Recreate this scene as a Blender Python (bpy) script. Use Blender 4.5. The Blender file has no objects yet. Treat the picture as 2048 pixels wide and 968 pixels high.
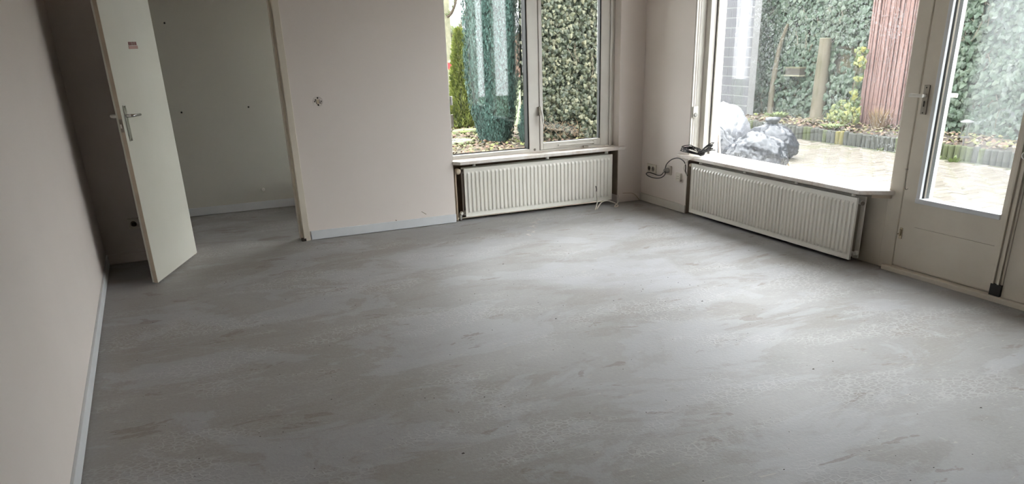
import bpy, bmesh, math, random
from mathutils import Vector, Matrix, noise

random.seed(7)
scene = bpy.context.scene
COL = scene.collection

# ------------------------------------------------------------------ camera, sky, exposure
F_PX, CY_PX, PITCH, ROLL, YAW = 1592.64, 771.02, 0.4156, -0.0354, 0.3932
CAM = Vector((-4.1551, -6.6271, 1.5))
_fw = Vector((math.sin(YAW) * math.cos(PITCH), math.cos(YAW) * math.cos(PITCH), -math.sin(PITCH)))
_rt = Vector((math.cos(YAW), -math.sin(YAW), 0))
_up = _rt.cross(_fw)
_R = _rt * math.cos(ROLL) + _up * math.sin(ROLL)
_U = -_rt * math.sin(ROLL) + _up * math.cos(ROLL)
cam_data = bpy.data.cameras.new('camera')
cam_data.sensor_width = 36.0
cam_data.sensor_fit = 'HORIZONTAL'
cam_data.lens = F_PX / 2048 * 36.0
cam_data.shift_y = (CY_PX - 484) / 2048
cam_data.clip_start = 0.05
cam = bpy.data.objects.new('camera', cam_data)
COL.objects.link(cam)
_m = Matrix((_R, _U, -_fw)).transposed().to_4x4()
_m.translation = CAM
cam.matrix_world = _m
scene.camera = cam

world = bpy.data.worlds.new('overcast_sky')
scene.world = world
world.use_nodes = True
_bg = world.node_tree.nodes['Background']
_bg.inputs['Color'].default_value = (0.975, 0.98, 1.0, 1)
_bg.inputs['Strength'].default_value = 1.0

scene.view_settings.view_transform = 'Standard'
scene.view_settings.look = 'None'
scene.view_settings.gamma = 1.0
scene.view_settings.use_curve_mapping = False
scene.view_settings.exposure = 3.75


def project(p):
    d = Vector(p) - CAM
    z = d.dot(_fw)
    return 1024 + F_PX * d.dot(_R) / z, CY_PX - F_PX * d.dot(_U) / z


# ------------------------------------------------------------------ materials
MATS = {}


def new_mat(name):
    m = bpy.data.materials.new(name)
    m.use_nodes = True
    nt = m.node_tree
    b = nt.nodes['Principled BSDF']
    MATS[name] = m
    return m, nt, b


def N(nt, kind, **kw):
    n = nt.nodes.new(kind)
    for k, v in kw.items():
        setattr(n, k, v)
    return n


def val(n, **kw):
    for k, v in kw.items():
        n.inputs[k.replace('_', ' ')].default_value = v
    return n


def ramp(nt, src, stops, interp='LINEAR'):
    r = nt.nodes.new('ShaderNodeValToRGB')
    r.color_ramp.interpolation = interp
    e = r.color_ramp.elements
    while len(e) < len(stops):
        e.new(0.5)
    for i, (p, c) in enumerate(stops):
        e[i].position = p
        e[i].color = (c[0], c[1], c[2], 1) if not isinstance(c, (int, float)) else (c, c, c, 1)
    nt.links.new(src, r.inputs['Fac'])
    return r.outputs['Color']


def mixc(nt, fac, a, b, mode='MIX'):
    n = nt.nodes.new('ShaderNodeMix')
    n.data_type = 'RGBA'
    n.blend_type = mode
    for sock, v in ((n.inputs[0], fac), (n.inputs[6], a), (n.inputs[7], b)):
        if isinstance(v, (int, float)):
            sock.default_value = v
        elif isinstance(v, tuple):
            sock.default_value = (v[0], v[1], v[2], 1)
        else:
            nt.links.new(v, sock)
    return n.outputs[2]


def math_n(nt, op, a, b=None, c=None):
    n = nt.nodes.new('ShaderNodeMath')
    n.operation = op
    for i, v in enumerate((a, b, c)):
        if v is None:
            continue
        if isinstance(v, (int, float)):
            n.inputs[i].default_value = v
        else:
            nt.links.new(v, n.inputs[i])
    return n.outputs[0]


def coords(nt, scale=(1, 1, 1), rot=(0, 0, 0), loc=(0, 0, 0), kind='Object'):
    t = nt.nodes.new('ShaderNodeTexCoord')
    mp = nt.nodes.new('ShaderNodeMapping')
    mp.inputs['Scale'].default_value = scale
    mp.inputs['Rotation'].default_value = rot
    mp.inputs['Location'].default_value = loc
    nt.links.new(t.outputs[kind], mp.inputs['Vector'])
    return mp.outputs['Vector']


def noise_tex(nt, vec, scale, detail=4, rough=0.55, dist=0.0):
    n = nt.nodes.new('ShaderNodeTexNoise')
    n.inputs['Scale'].default_value = scale
    n.inputs['Detail'].default_value = detail
    n.inputs['Roughness'].default_value = rough
    n.inputs['Distortion'].default_value = dist
    nt.links.new(vec, n.inputs['Vector'])
    return n.outputs['Fac']


def bump(nt, b, h, strength=0.2, dist=0.01):
    n = nt.nodes.new('ShaderNodeBump')
    n.inputs['Strength'].default_value = strength
    n.inputs['Distance'].default_value = dist
    nt.links.new(h, n.inputs['Height'])
    nt.links.new(n.outputs['Normal'], b.inputs['Normal'])


def simple(name, c, rough=0.5, metal=0.0, c2=None, nscale=6, bumpk=0.0, spec=0.5, stretch=(1, 1, 1), lo=0.35, hi=0.68):
    m, nt, b = new_mat(name)
    b.inputs['Roughness'].default_value = rough
    b.inputs['Metallic'].default_value = metal
    b.inputs['Specular IOR Level'].default_value = spec
    v = coords(nt, scale=stretch)
    f = noise_tex(nt, v, nscale, 5)
    c2 = c2 or tuple(x * 0.88 for x in c)
    nt.links.new(ramp(nt, f, [(lo, c), (hi, c2)]), b.inputs['Base Color'])
    if bumpk:
        bump(nt, b, noise_tex(nt, v, nscale * 6, 4), bumpk, 0.004)
    return m


def leafy(name, cols, rough=0.45, trans=0.25):
    """foliage: colour varies from leaf to leaf"""
    m, nt, b = new_mat(name)
    g = N(nt, 'ShaderNodeNewGeometry')
    oi = N(nt, 'ShaderNodeObjectInfo')
    s = math_n(nt, 'FRACT', math_n(nt, 'ADD', g.outputs['Random Per Island'], oi.outputs['Random']))
    k = len(cols)
    col = ramp(nt, s, [(i / (k - 1), c) for i, c in enumerate(cols)])
    nt.links.new(col, b.inputs['Base Color'])
    b.inputs['Roughness'].default_value = rough
    b.inputs['Specular IOR Level'].default_value = 0.4
    tr = N(nt, 'ShaderNodeBsdfTranslucent')
    nt.links.new(col, tr.inputs['Color'])
    mx = N(nt, 'ShaderNodeMixShader')
    mx.inputs[0].default_value = trans
    nt.links.new(b.outputs[0], mx.inputs[1])
    nt.links.new(tr.outputs[0], mx.inputs[2])
    nt.links.new(mx.outputs[0], nt.nodes['Material Output'].inputs['Surface'])
    return m


FOG = (0.055, 0.10)


def glass(name, haze_film=0.0, drops=0.0, fog=False, haze_dirt_col=(0.42, 0.44, 0.46)):
    m = bpy.data.materials.new(name)
    m.use_nodes = True
    MATS[name] = m
    nt = m.node_tree
    nt.nodes.clear()
    out = N(nt, 'ShaderNodeOutputMaterial')
    tp = N(nt, 'ShaderNodeBsdfTransparent')
    tp.inputs['Color'].default_value = (0.97, 0.985, 0.98, 1)
    gl = N(nt, 'ShaderNodeBsdfGlossy')
    gl.inputs['Roughness'].default_value = 0.0
    lw = N(nt, 'ShaderNodeLayerWeight')
    lw.inputs['Blend'].default_value = 0.5
    p5 = math_n(nt, 'POWER', lw.outputs['Facing'], 5.0)
    fr = math_n(nt, 'ADD', math_n(nt, 'MULTIPLY', p5, 0.962), 0.038)
    mx = N(nt, 'ShaderNodeMixShader')
    nt.links.new(fr, mx.inputs[0])
    nt.links.new(tp.outputs[0], mx.inputs[1])
    nt.links.new(gl.outputs[0], mx.inputs[2])
    last = mx.outputs[0]
    if haze_film or drops or fog:
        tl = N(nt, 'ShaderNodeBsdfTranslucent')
        tl.inputs['Color'].default_value = (*haze_dirt_col, 1)
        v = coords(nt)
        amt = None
        if haze_film:
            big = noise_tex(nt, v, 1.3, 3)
            amt = math_n(nt, 'MULTIPLY', ramp(nt, big, [(0.3, 0.55), (0.7, 1.0)]), haze_film)  # whitish veil painted on the pane for an overexposed, hazy look
        if drops:
            vo = N(nt, 'ShaderNodeTexVoronoi')
            vo.inputs['Scale'].default_value = 75
            nt.links.new(v, vo.inputs['Vector'])
            sp = ramp(nt, vo.outputs['Distance'], [(0.20, 1.0), (0.34, 0.0)])
            msk = ramp(nt, noise_tex(nt, v, 2.2, 4, 0.6), [(0.38, 0.05), (0.62, 1.0)])
            dr = math_n(nt, 'MULTIPLY', math_n(nt, 'MULTIPLY', sp, msk), drops)
            amt = dr if amt is None else math_n(nt, 'ADD', amt, dr)
        if fog:
            # condensation trapped in the right-hand part of the pane, with wiped arcs
            sx = N(nt, 'ShaderNodeSeparateXYZ')
            nt.links.new(coords(nt), sx.inputs[0])
            wob = math_n(nt, 'MULTIPLY', math_n(nt, 'SUBTRACT', noise_tex(nt, v, 2.5, 3), 0.5), 0.12)
            e = math_n(nt, 'ADD', sx.outputs['Y'], wob)
            edge = N(nt, 'ShaderNodeMapRange')
            edge.interpolation_type = 'SMOOTHSTEP'
            nt.links.new(e, edge.inputs['Value'])
            val(edge, From_Min=-3.19, From_Max=-3.30, To_Min=0.0, To_Max=1.0)
            hgt = N(nt, 'ShaderNodeMapRange')
            nt.links.new(sx.outputs['Z'], hgt.inputs['Value'])
            val(hgt, From_Min=0.45, From_Max=1.5, To_Min=FOG[0], To_Max=FOG[1])
            fogv = math_n(nt, 'MULTIPLY', edge.outputs[0], hgt.outputs[0])
            arc = None
            for (cy, cz, r0, w, lo, hi) in ((-3.28, 1.22, 0.22, 0.012, 0, 0), (-3.33, 1.30, 0.20, 0.008, 0, 0), (-3.46, 0.82, 0.16, 0.008, 0, 0), (-3.25, 0.98, 0.25, 0.006, 0, 0), (-3.40, 0.55, 0.14, 0.005, 0, 0)):
                dy = math_n(nt, 'MULTIPLY', math_n(nt, 'SUBTRACT', sx.outputs['Y'], cy), 1.35)
                dz = math_n(nt, 'MULTIPLY', math_n(nt, 'SUBTRACT', sx.outputs['Z'], cz), 0.8)
                rr = math_n(nt, 'SQRT', math_n(nt, 'ADD', math_n(nt, 'MULTIPLY', dy, dy), math_n(nt, 'MULTIPLY', dz, dz)))
                rr = math_n(nt, 'ADD', rr, math_n(nt, 'MULTIPLY', math_n(nt, 'SUBTRACT', noise_tex(nt, v, 5, 2), 0.5), 0.05))
                k = ramp(nt, math_n(nt, 'DIVIDE', math_n(nt, 'ABSOLUTE', math_n(nt, 'SUBTRACT', rr, r0)), w), [(0.0, 0.12), (1.0, 0.0)])
                k = math_n(nt, 'MULTIPLY', k, ramp(nt, noise_tex(nt, v, 7, 3), [(0.42, 0.0), (0.58, 1.0)]))
                arc = k if arc is None else math_n(nt, 'MAXIMUM', arc, k)
            fogv = math_n(nt, 'ADD', fogv, math_n(nt, 'MULTIPLY', arc, edge.outputs[0]))
            amt = fogv if amt is None else math_n(nt, 'ADD', amt, fogv)
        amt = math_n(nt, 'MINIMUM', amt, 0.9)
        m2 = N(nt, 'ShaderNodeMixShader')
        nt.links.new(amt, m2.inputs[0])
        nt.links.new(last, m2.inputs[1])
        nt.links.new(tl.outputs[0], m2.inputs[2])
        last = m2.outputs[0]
    nt.links.new(last, out.inputs['Surface'])
    return m


def wall_mat(name, c, c2, rough=0.85):
    m, nt, b = new_mat(name)
    v = coords(nt)
    f = noise_tex(nt, v, 0.9, 5)
    nt.links.new(ramp(nt, f, [(0.3, c), (0.72, c2)]), b.inputs['Base Color'])
    b.inputs['Roughness'].default_value = rough
    b.inputs['Specular IOR Level'].default_value = 0.25
    bump(nt, b, noise_tex(nt, v, 160, 3), 0.12, 0.002)
    return m


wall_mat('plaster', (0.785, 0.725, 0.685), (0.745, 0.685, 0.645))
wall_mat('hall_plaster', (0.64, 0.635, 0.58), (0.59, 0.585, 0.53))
wall_mat('ceiling_wood', (0.56, 0.46, 0.37), (0.51, 0.415, 0.33))
wall_mat('rear_brown', (0.25, 0.18, 0.13), (0.20, 0.145, 0.10))
simple('niche_brown', (0.24, 0.18, 0.125), 0.9, c2=(0.15, 0.11, 0.075), nscale=5, bumpk=0.3)
simple('niche_side', (0.36, 0.30, 0.23), 0.9, c2=(0.27, 0.22, 0.17), nscale=5)
simple('cream_paint', (0.70, 0.645, 0.55), 0.42, c2=(0.64, 0.585, 0.495), nscale=3)
simple('frame_white', (0.74, 0.72, 0.67), 0.4, c2=(0.66, 0.63, 0.58), nscale=4)
simple('grey_white', (0.70, 0.72, 0.74), 0.5, c2=(0.63, 0.65, 0.67), nscale=3)
simple('door_white', (0.66, 0.65, 0.575), 0.38, c2=(0.615, 0.605, 0.53), nscale=2)
simple('raw_edge', (0.58, 0.49, 0.38), 0.6, c2=(0.48, 0.40, 0.30), nscale=8)
simple('radiator_white', (0.86, 0.84, 0.775), 0.32, c2=(0.82, 0.80, 0.735), nscale=4)
simple('radiator_grey', (0.34, 0.30, 0.24), 0.5)
simple('valve_ivory', (0.66, 0.55, 0.42), 0.45)
simple('chrome', (0.62, 0.62, 0.60), 0.22, 1.0)
simple('satin_metal', (0.36, 0.33, 0.29), 0.38, 0.9, c2=(0.28, 0.25, 0.21), nscale=20)
simple('brass', (0.55, 0.47, 0.33), 0.35, 0.8)
simple('lever_white', (0.80, 0.78, 0.73), 0.35)
simple('matte_black', (0.012, 0.012, 0.012), 0.6)
simple('dark_gap', (0.03, 0.024, 0.018), 0.9)
simple('cable_black', (0.02, 0.02, 0.022), 0.35)
simple('cable_white', (0.70, 0.66, 0.58), 0.45)
simple('socket_ivory', (0.70, 0.65, 0.57), 0.4, c2=(0.64, 0.59, 0.51))
simple('socket_dark', (0.30, 0.26, 0.21), 0.5)
simple('plug_grey', (0.36, 0.35, 0.33), 0.5)
simple('sticker_red', (0.20, 0.05, 0.045), 0.6)
simple('sticker_pink', (0.42, 0.24, 0.21), 0.6)
simple('wood_stick', (0.55, 0.40, 0.22), 0.7)
simple('roof_grey', (0.10, 0.10, 0.11), 0.8)
simple('exterior_brick', (0.16, 0.09, 0.065), 0.9)
glass('glass_clear', haze_film=0.003, drops=0.015)
glass('glass_rainy', haze_film=0.018, drops=0.30)
glass('glass_fogged', haze_film=0.006, drops=0.07, fog=True)
glass('glass_plain')


def marble():
    m, nt, b = new_mat('sill_marble')
    v = coords(nt, scale=(1, 1, 1))
    f = noise_tex(nt, v, 5, 6, 0.65, 1.2)
    c = ramp(nt, f, [(0.35, (0.80, 0.77, 0.73)), (0.55, (0.68, 0.62, 0.56)), (0.75, (0.50, 0.40, 0.33))])
    nt.links.new(c, b.inputs['Base Color'])
    b.inputs['Roughness'].default_value = 0.45


marble()


def floor_mat():
    m, nt, b = new_mat('raw_screed')
    flat = coords(nt)
    big = noise_tex(nt, flat, 0.55, 6, 0.62, 0.5)
    c = ramp(nt, big, [(0.30, (0.255, 0.25, 0.238)), (0.50, (0.305, 0.302, 0.295)), (0.70, (0.35, 0.35, 0.352))])
    # trowel smears: dark brown and pale blue grey skins with ragged edges
    sm = coords(nt, scale=(0.75, 1.5, 1), rot=(0, 0, 0.30))
    smear = noise_tex(nt, sm, 1.5, 9, 0.66, 0.7)
    c = mixc(nt, ramp(nt, smear, [(0.530, 0.0), (0.560, 0.36), (0.70, 0.55)]), c, (0.245, 0.222, 0.195))
    # browner screed towards the hall side, with part of its shade painted in
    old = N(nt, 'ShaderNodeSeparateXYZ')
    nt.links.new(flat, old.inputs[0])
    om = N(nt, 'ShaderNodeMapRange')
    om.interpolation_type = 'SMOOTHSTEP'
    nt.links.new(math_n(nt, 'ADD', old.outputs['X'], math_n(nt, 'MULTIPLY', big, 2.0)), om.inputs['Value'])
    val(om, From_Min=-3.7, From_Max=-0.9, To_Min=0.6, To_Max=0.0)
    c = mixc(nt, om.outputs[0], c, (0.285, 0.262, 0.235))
    sm2 = coords(nt, scale=(0.8, 1.35, 1), rot=(0, 0, 0.5), loc=(3.1, 1.7, 0))
    smear2 = noise_tex(nt, sm2, 1.35, 9, 0.66, 0.6)
    c = mixc(nt, ramp(nt, smear2, [(0.515, 0.0), (0.545, 0.40), (0.68, 0.58)]), c, (0.385, 0.397, 0.425))
    # small hard edged brown scabs of old glue
    sc = coords(nt, scale=(0.8, 1.7, 1), rot=(0, 0, 0.5), loc=(7.7, -2.2, 0))
    scab = noise_tex(nt, sc, 3.4, 5, 0.55, 0.5)
    c = mixc(nt, ramp(nt, scab, [(0.640, 0.0), (0.655, 0.6)]), c, (0.20, 0.168, 0.135))
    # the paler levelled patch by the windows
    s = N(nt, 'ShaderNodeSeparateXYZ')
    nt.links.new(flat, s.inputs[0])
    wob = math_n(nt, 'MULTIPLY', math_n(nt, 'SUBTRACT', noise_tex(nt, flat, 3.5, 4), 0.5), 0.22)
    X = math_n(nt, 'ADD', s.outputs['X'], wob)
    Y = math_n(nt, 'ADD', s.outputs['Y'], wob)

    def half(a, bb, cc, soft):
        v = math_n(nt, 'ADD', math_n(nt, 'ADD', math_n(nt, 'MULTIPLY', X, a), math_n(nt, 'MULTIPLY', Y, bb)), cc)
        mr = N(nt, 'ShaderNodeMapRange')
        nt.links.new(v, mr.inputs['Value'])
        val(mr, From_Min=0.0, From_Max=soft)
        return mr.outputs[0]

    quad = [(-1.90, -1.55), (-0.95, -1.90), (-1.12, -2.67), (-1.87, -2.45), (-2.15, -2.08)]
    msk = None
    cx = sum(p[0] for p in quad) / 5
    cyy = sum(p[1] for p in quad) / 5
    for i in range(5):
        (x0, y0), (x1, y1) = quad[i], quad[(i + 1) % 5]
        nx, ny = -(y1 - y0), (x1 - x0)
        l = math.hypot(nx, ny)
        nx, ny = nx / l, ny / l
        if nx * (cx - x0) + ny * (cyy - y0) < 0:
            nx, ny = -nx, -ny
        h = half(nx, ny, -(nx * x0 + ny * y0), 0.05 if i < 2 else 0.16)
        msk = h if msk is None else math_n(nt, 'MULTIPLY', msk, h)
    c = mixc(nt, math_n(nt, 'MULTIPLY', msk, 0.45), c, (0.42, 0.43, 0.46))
    # imprint of woven floor backing in patches
    vo = N(nt, 'ShaderNodeTexVoronoi')
    vo.feature = 'DISTANCE_TO_EDGE'
    vo.inputs['Scale'].default_value = 38
    nt.links.new(coords(nt, scale=(0.8, 1.15, 1), rot=(0, 0, 0.4)), vo.inputs['Vector'])
    net = ramp(nt, vo.outputs['Distance'], [(0.04, 1.0), (0.14, 0.0)])
    pm = ramp(nt, noise_tex(nt, coords(nt, loc=(1.3, 4.2, 0), scale=(0.7, 1.6, 1)), 1.5, 5, 0.6), [(0.50, 0.0), (0.60, 1.0)])
    netm = math_n(nt, 'MULTIPLY', net, pm)
    c = mixc(nt, math_n(nt, 'MULTIPLY', netm, 0.55), c, (0.45, 0.45, 0.45))
    # pale scratches
    sv = coords(nt, scale=(2.2, 14, 1), rot=(0, 0, 0.55))
    scr = noise_tex(nt, sv, 3.2, 6, 0.6, 2.5)
    c = mixc(nt, ramp(nt, scr, [(0.640, 0.0), (0.68, 0.6)]), c, (0.50, 0.47, 0.42))
    sv2 = coords(nt, scale=(10, 2.4, 1), rot=(0, 0, 0.2), loc=(2, 5, 0))
    scr2 = noise_tex(nt, sv2, 2.4, 6, 0.6, 2.2)
    c = mixc(nt, ramp(nt, scr2, [(0.68, 0.0), (0.73, 0.4)]), c, (0.50, 0.49, 0.47))
    fine = noise_tex(nt, flat, 55, 4, 0.7)
    c = mixc(nt, ramp(nt, fine, [(0.3, 0.0), (0.75, 0.22)]), c, (0.46, 0.46, 0.46))
    nt.links.new(c, b.inputs['Base Color'])
    r = ramp(nt, smear, [(0.35, 0.50), (0.65, 0.62)])
    nt.links.new(r, b.inputs['Roughness'])
    b.inputs['Specular IOR Level'].default_value = 0.28
    h = math_n(nt, 'ADD', math_n(nt, 'MULTIPLY', netm, 0.5), math_n(nt, 'ADD', math_n(nt, 'MULTIPLY', fine, 0.8), math_n(nt, 'MULTIPLY', smear, 1.2)))
    bump(nt, b, h, 0.22, 0.006)


floor_mat()


def paver_mat():
    m, nt, b = new_mat('paving_brick')
    g = N(nt, 'ShaderNodeNewGeometry')
    oi = N(nt, 'ShaderNodeObjectInfo')
    s = math_n(nt, 'FRACT', math_n(nt, 'ADD', g.outputs['Random Per Island'], oi.outputs['Random']))
    c = ramp(nt, s, [(0, (0.085, 0.072, 0.058)), (0.5, (0.115, 0.10, 0.082)), (1, (0.135, 0.12, 0.10))])
    mo = noise_tex(nt, coords(nt, kind='Object'), 1.1, 5)
    c = mixc(nt, ramp(nt, mo, [(0.5, 0), (0.72, 0.55)]), c, (0.085, 0.095, 0.03))
    nt.links.new(c, b.inputs['Base Color'])
    b.inputs['Roughness'].default_value = 0.45


paver_mat()
simple('joint_sand', (0.035, 0.032, 0.018), 0.9, c2=(0.03, 0.042, 0.01))
simple('palisade_grey', (0.040, 0.042, 0.034), 0.85, c2=(0.026, 0.028, 0.02), nscale=14, bumpk=0.4)
simple('palisade_moss', (0.050, 0.060, 0.022), 0.9, c2=(0.034, 0.042, 0.016), nscale=14, bumpk=0.4)
simple('palisade_yellow', (0.10, 0.088, 0.022), 0.9, nscale=14)
simple('soil', (0.06, 0.045, 0.034), 1.0, c2=(0.035, 0.028, 0.02), nscale=9, bumpk=1.0)
simple('mulch', (0.085, 0.062, 0.045), 1.0, c2=(0.045, 0.045, 0.02), nscale=7, bumpk=1.0)
simple('lawn', (0.07, 0.095, 0.03), 1.0, c2=(0.05, 0.07, 0.022), nscale=12, bumpk=0.6)
simple('stone_moss', (0.11, 0.11, 0.10), 0.9, c2=(0.09, 0.12, 0.03), nscale=5, bumpk=0.5)
simple('stone_bright_moss', (0.12, 0.15, 0.035), 0.9, c2=(0.10, 0.11, 0.06), nscale=5, bumpk=0.5)
simple('fence_wood', (0.085, 0.08, 0.04), 0.85, c2=(0.055, 0.052, 0.028), nscale=5, bumpk=0.4, stretch=(6, 1, 6))
simple('trunk_bark', (0.10, 0.085, 0.06), 0.95, c2=(0.065, 0.06, 0.035), nscale=10, bumpk=0.8, stretch=(1, 1, 0.3))
simple('pale_bark', (0.17, 0.16, 0.11), 0.95, c2=(0.11, 0.11, 0.07), nscale=10, bumpk=0.6)
simple('stem_brown', (0.07, 0.052, 0.038), 0.9)
simple('reed_red', (0.20, 0.125, 0.108), 0.85, c2=(0.135, 0.078, 0.066), nscale=9, stretch=(6, 6, 0.7), bumpk=0.4)
simple('block_grey', (0.062, 0.062, 0.07), 0.85, c2=(0.045, 0.045, 0.052), nscale=18, bumpk=0.3)
simple('block_joint', (0.17, 0.17, 0.17), 0.9)
simple('bag_black', (0.02, 0.023, 0.03), 0.34, spec=0.45)
simple('bag_pale', (0.15, 0.155, 0.17), 0.3, c2=(0.13, 0.135, 0.15))
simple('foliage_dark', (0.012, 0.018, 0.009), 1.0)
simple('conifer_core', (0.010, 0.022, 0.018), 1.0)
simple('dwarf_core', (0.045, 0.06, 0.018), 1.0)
simple('lantern_metal', (0.10, 0.10, 0.10), 0.5)
simple('filler_pale', (0.50, 0.485, 0.46), 0.9)
simple('red_board', (0.30, 0.02, 0.025), 0.5)
simple('white_board', (0.55, 0.55, 0.55), 0.5)
simple('dark_box_brown', (0.04, 0.035, 0.025), 0.8)
leafy('ivy_leaf', [(0.028, 0.05, 0.027), (0.045, 0.075, 0.045), (0.035, 0.06, 0.034), (0.075, 0.10, 0.065), (0.05, 0.07, 0.05)])
leafy('ivy_leaf_pale', [(0.018, 0.026, 0.013), (0.045, 0.056, 0.030), (0.026, 0.036, 0.018), (0.11, 0.115, 0.065), (0.030, 0.040, 0.022), (0.17, 0.165, 0.10), (0.02, 0.03, 0.016)])
leafy('yellow_leaf', [(0.17, 0.18, 0.035), (0.07, 0.10, 0.035), (0.23, 0.22, 0.05), (0.045, 0.075, 0.03), (0.10, 0.13, 0.04)])
leafy('conifer_spray', [(0.018, 0.048, 0.038), (0.036, 0.085, 0.070), (0.010, 0.028, 0.022), (0.062, 0.125, 0.105), (0.014, 0.036, 0.03)], 0.6, 0.1)
leafy('dwarf_spray', [(0.12, 0.15, 0.03), (0.21, 0.245, 0.055), (0.07, 0.10, 0.02), (0.27, 0.29, 0.08)], 0.7, 0.2)
leafy('shrub_spray', [(0.10, 0.125, 0.05), (0.15, 0.175, 0.08), (0.07, 0.09, 0.035), (0.20, 0.21, 0.12)], 0.7, 0.2)
leafy('litter', [(0.10, 0.06, 0.04), (0.15, 0.10, 0.07), (0.06, 0.04, 0.028), (0.10, 0.115, 0.03), (0.19, 0.15, 0.11)], 0.9, 0.0)
leafy('green_plant', [(0.09, 0.13, 0.04), (0.14, 0.18, 0.06), (0.11, 0.14, 0.06)], 0.6, 0.3)
leafy('dry_grass', [(0.15, 0.10, 0.055), (0.21, 0.15, 0.08), (0.10, 0.06, 0.035)], 0.8, 0.1)
leafy('vine', [(0.09, 0.07, 0.045), (0.13, 0.11, 0.075), (0.06, 0.045, 0.03)], 0.9, 0.0)
leafy('crumb', [(0.55, 0.54, 0.52), (0.12, 0.11, 0.10), (0.40, 0.38, 0.35)], 0.9, 0.0)


# ------------------------------------------------------------------ mesh helpers
class MB:
    def __init__(self):
        self.v, self.f, self.s = [], [], []

    def add(self, vs, fs, smooth=False):
        o = len(self.v)
        self.v += [tuple(p) for p in vs]
        self.f += [tuple(i + o for i in f) for f in fs]
        self.s += [smooth] * len(fs)
        return self

    def box(self, x0, x1, y0, y1, z0, z1, M=None):
        vs = [(x, y, z) for z in (z0, z1) for y in (y0, y1) for x in (x0, x1)]
        if M is not None:
            vs = [tuple(M @ Vector(p)) for p in vs]
        return self.add(vs, [(0, 2, 3, 1), (4, 5, 7, 6), (0, 1, 5, 4), (2, 6, 7, 3), (0, 4, 6, 2), (1, 3, 7, 5)])

    def prism(self, pts, z0, z1):
        """polygon in xy (counter-clockwise), extruded from z0 to z1"""
        n = len(pts)
        vs = [(x, y, z0) for x, y in pts] + [(x, y, z1) for x, y in pts]
        fs = [tuple(reversed(range(n))), tuple(range(n, 2 * n))]
        fs += [(i, (i + 1) % n, n + (i + 1) % n, n + i) for i in range(n)]
        return self.add(vs, fs)

    def tube(self, path, r, n=8, caps=True):
        path = [Vector(p) for p in path]
        k = len(path)
        rs = r if isinstance(r, (list, tuple)) else [r] * k
        vs, prev = [], None
        for i, p in enumerate(path):
            t = (path[min(i + 1, k - 1)] - path[max(i - 1, 0)])
            if t.length < 1e-9:
                t = Vector((0, 0, 1))
            t.normalize()
            a = prev if prev is not None else (Vector((0, 0, 1)) if abs(t.z) < 0.9 else Vector((1, 0, 0)))
            u = (a - t * a.dot(t))
            if u.length < 1e-6:
                u = t.orthogonal()
            u.normalize()
            prev = u
            w = t.cross(u)
            for j in range(n):
                an = 2 * math.pi * j / n
                vs.append(p + (u * math.cos(an) + w * math.sin(an)) * rs[i])
        fs = []
        for i in range(k - 1):
            for j in range(n):
                fs.append((i * n + j, i * n + (j + 1) % n, (i + 1) * n + (j + 1) % n, (i + 1) * n + j))
        self.add(vs, fs, True)
        if caps:
            self.add(vs[:n], [tuple(reversed(range(n)))])
            self.add(vs[-n:], [tuple(range(n))])
        return self

    def lathe(self, prof, M=None, n=16):
        """profile of (radius, height) turned about the local z axis"""
        vs, k = [], len(prof)
        for r, z in prof:
            for j in range(n):
                an = 2 * math.pi * j / n
                p = Vector((r * math.cos(an), r * math.sin(an), z))
                vs.append(M @ p if M is not None else p)
        fs = []
        for i in range(k - 1):
            for j in range(n):
                fs.append((i * n + j, i * n + (j + 1) % n, (i + 1) * n + (j + 1) % n, (i + 1) * n + j))
        self.add(vs, fs, True)
        self.add(vs[:n], [tuple(reversed(range(n)))])
        self.add(vs[-n:], [tuple(range(n))])
        return self

    def mesh(self, name, mat):
        me = bpy.data.meshes.new(name)
        me.from_pydata(self.v, [], self.f)
        me.polygons.foreach_set('use_smooth', self.s)
        me.materials.append(MATS[mat])
        me.update()
        return me

    def build(self, name, mat, parent=None, bev=0.0):
        return link(name, self.mesh(name, mat), parent, bev)


def link(name, me, parent=None, bev=0.0):
    o = bpy.data.objects.new(name, me)
    COL.objects.link(o)
    if parent is not None:
        o.parent = parent
        if parent.type == 'EMPTY' or parent.matrix_basis != Matrix.Identity(4):
            w = parent.matrix_basis.copy()
            q = parent
            while q.parent is not None:
                w = q.parent.matrix_basis @ q.matrix_parent_inverse @ w
                q = q.parent
            o.matrix_parent_inverse = w.inverted()
    if bev:
        m = o.modifiers.new('bevel', 'BEVEL')
        m.width = bev
        m.segments = 2
        m.limit_method = 'ANGLE'
    return o


def tag(o, label=None, cat=None, group=None, kind=None):
    for k, v in (('label', label), ('category', cat), ('group', group), ('kind', kind)):
        if v:
            o[k] = v
    return o


def thing(name, loc, label=None, cat=None, group=None, kind=None):
    o = bpy.data.objects.new(name, None)
    COL.objects.link(o)
    o.empty_display_size = 0.1
    o.location = loc
    return tag(o, label, cat, group, kind)


def B(name, mat, parent, *dims, bev=0.0):
    return MB().box(*dims).build(name, mat, parent, bev)


def S(name, mb, mat, label, cat, bev=0.0):
    return tag(mb.build(name, mat, None, bev), label, cat, None, 'structure')


def bez(pts, k=8):
    """smooth path through points (Catmull-Rom)"""
    P = [Vector(p) for p in pts]
    P = [P[0] * 2 - P[1]] + P + [P[-1] * 2 - P[-2]]
    out = []
    for i in range(1, len(P) - 2):
        a, b, c, d = P[i - 1], P[i], P[i + 1], P[i + 2]
        for j in range(k):
            t = j / k
            out.append(0.5 * ((2 * b) + (c - a) * t + (2 * a - 5 * b + 4 * c - d) * t * t + (3 * b - a - 3 * c + d) * t ** 3))
    out.append(P[-2])
    return out


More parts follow.
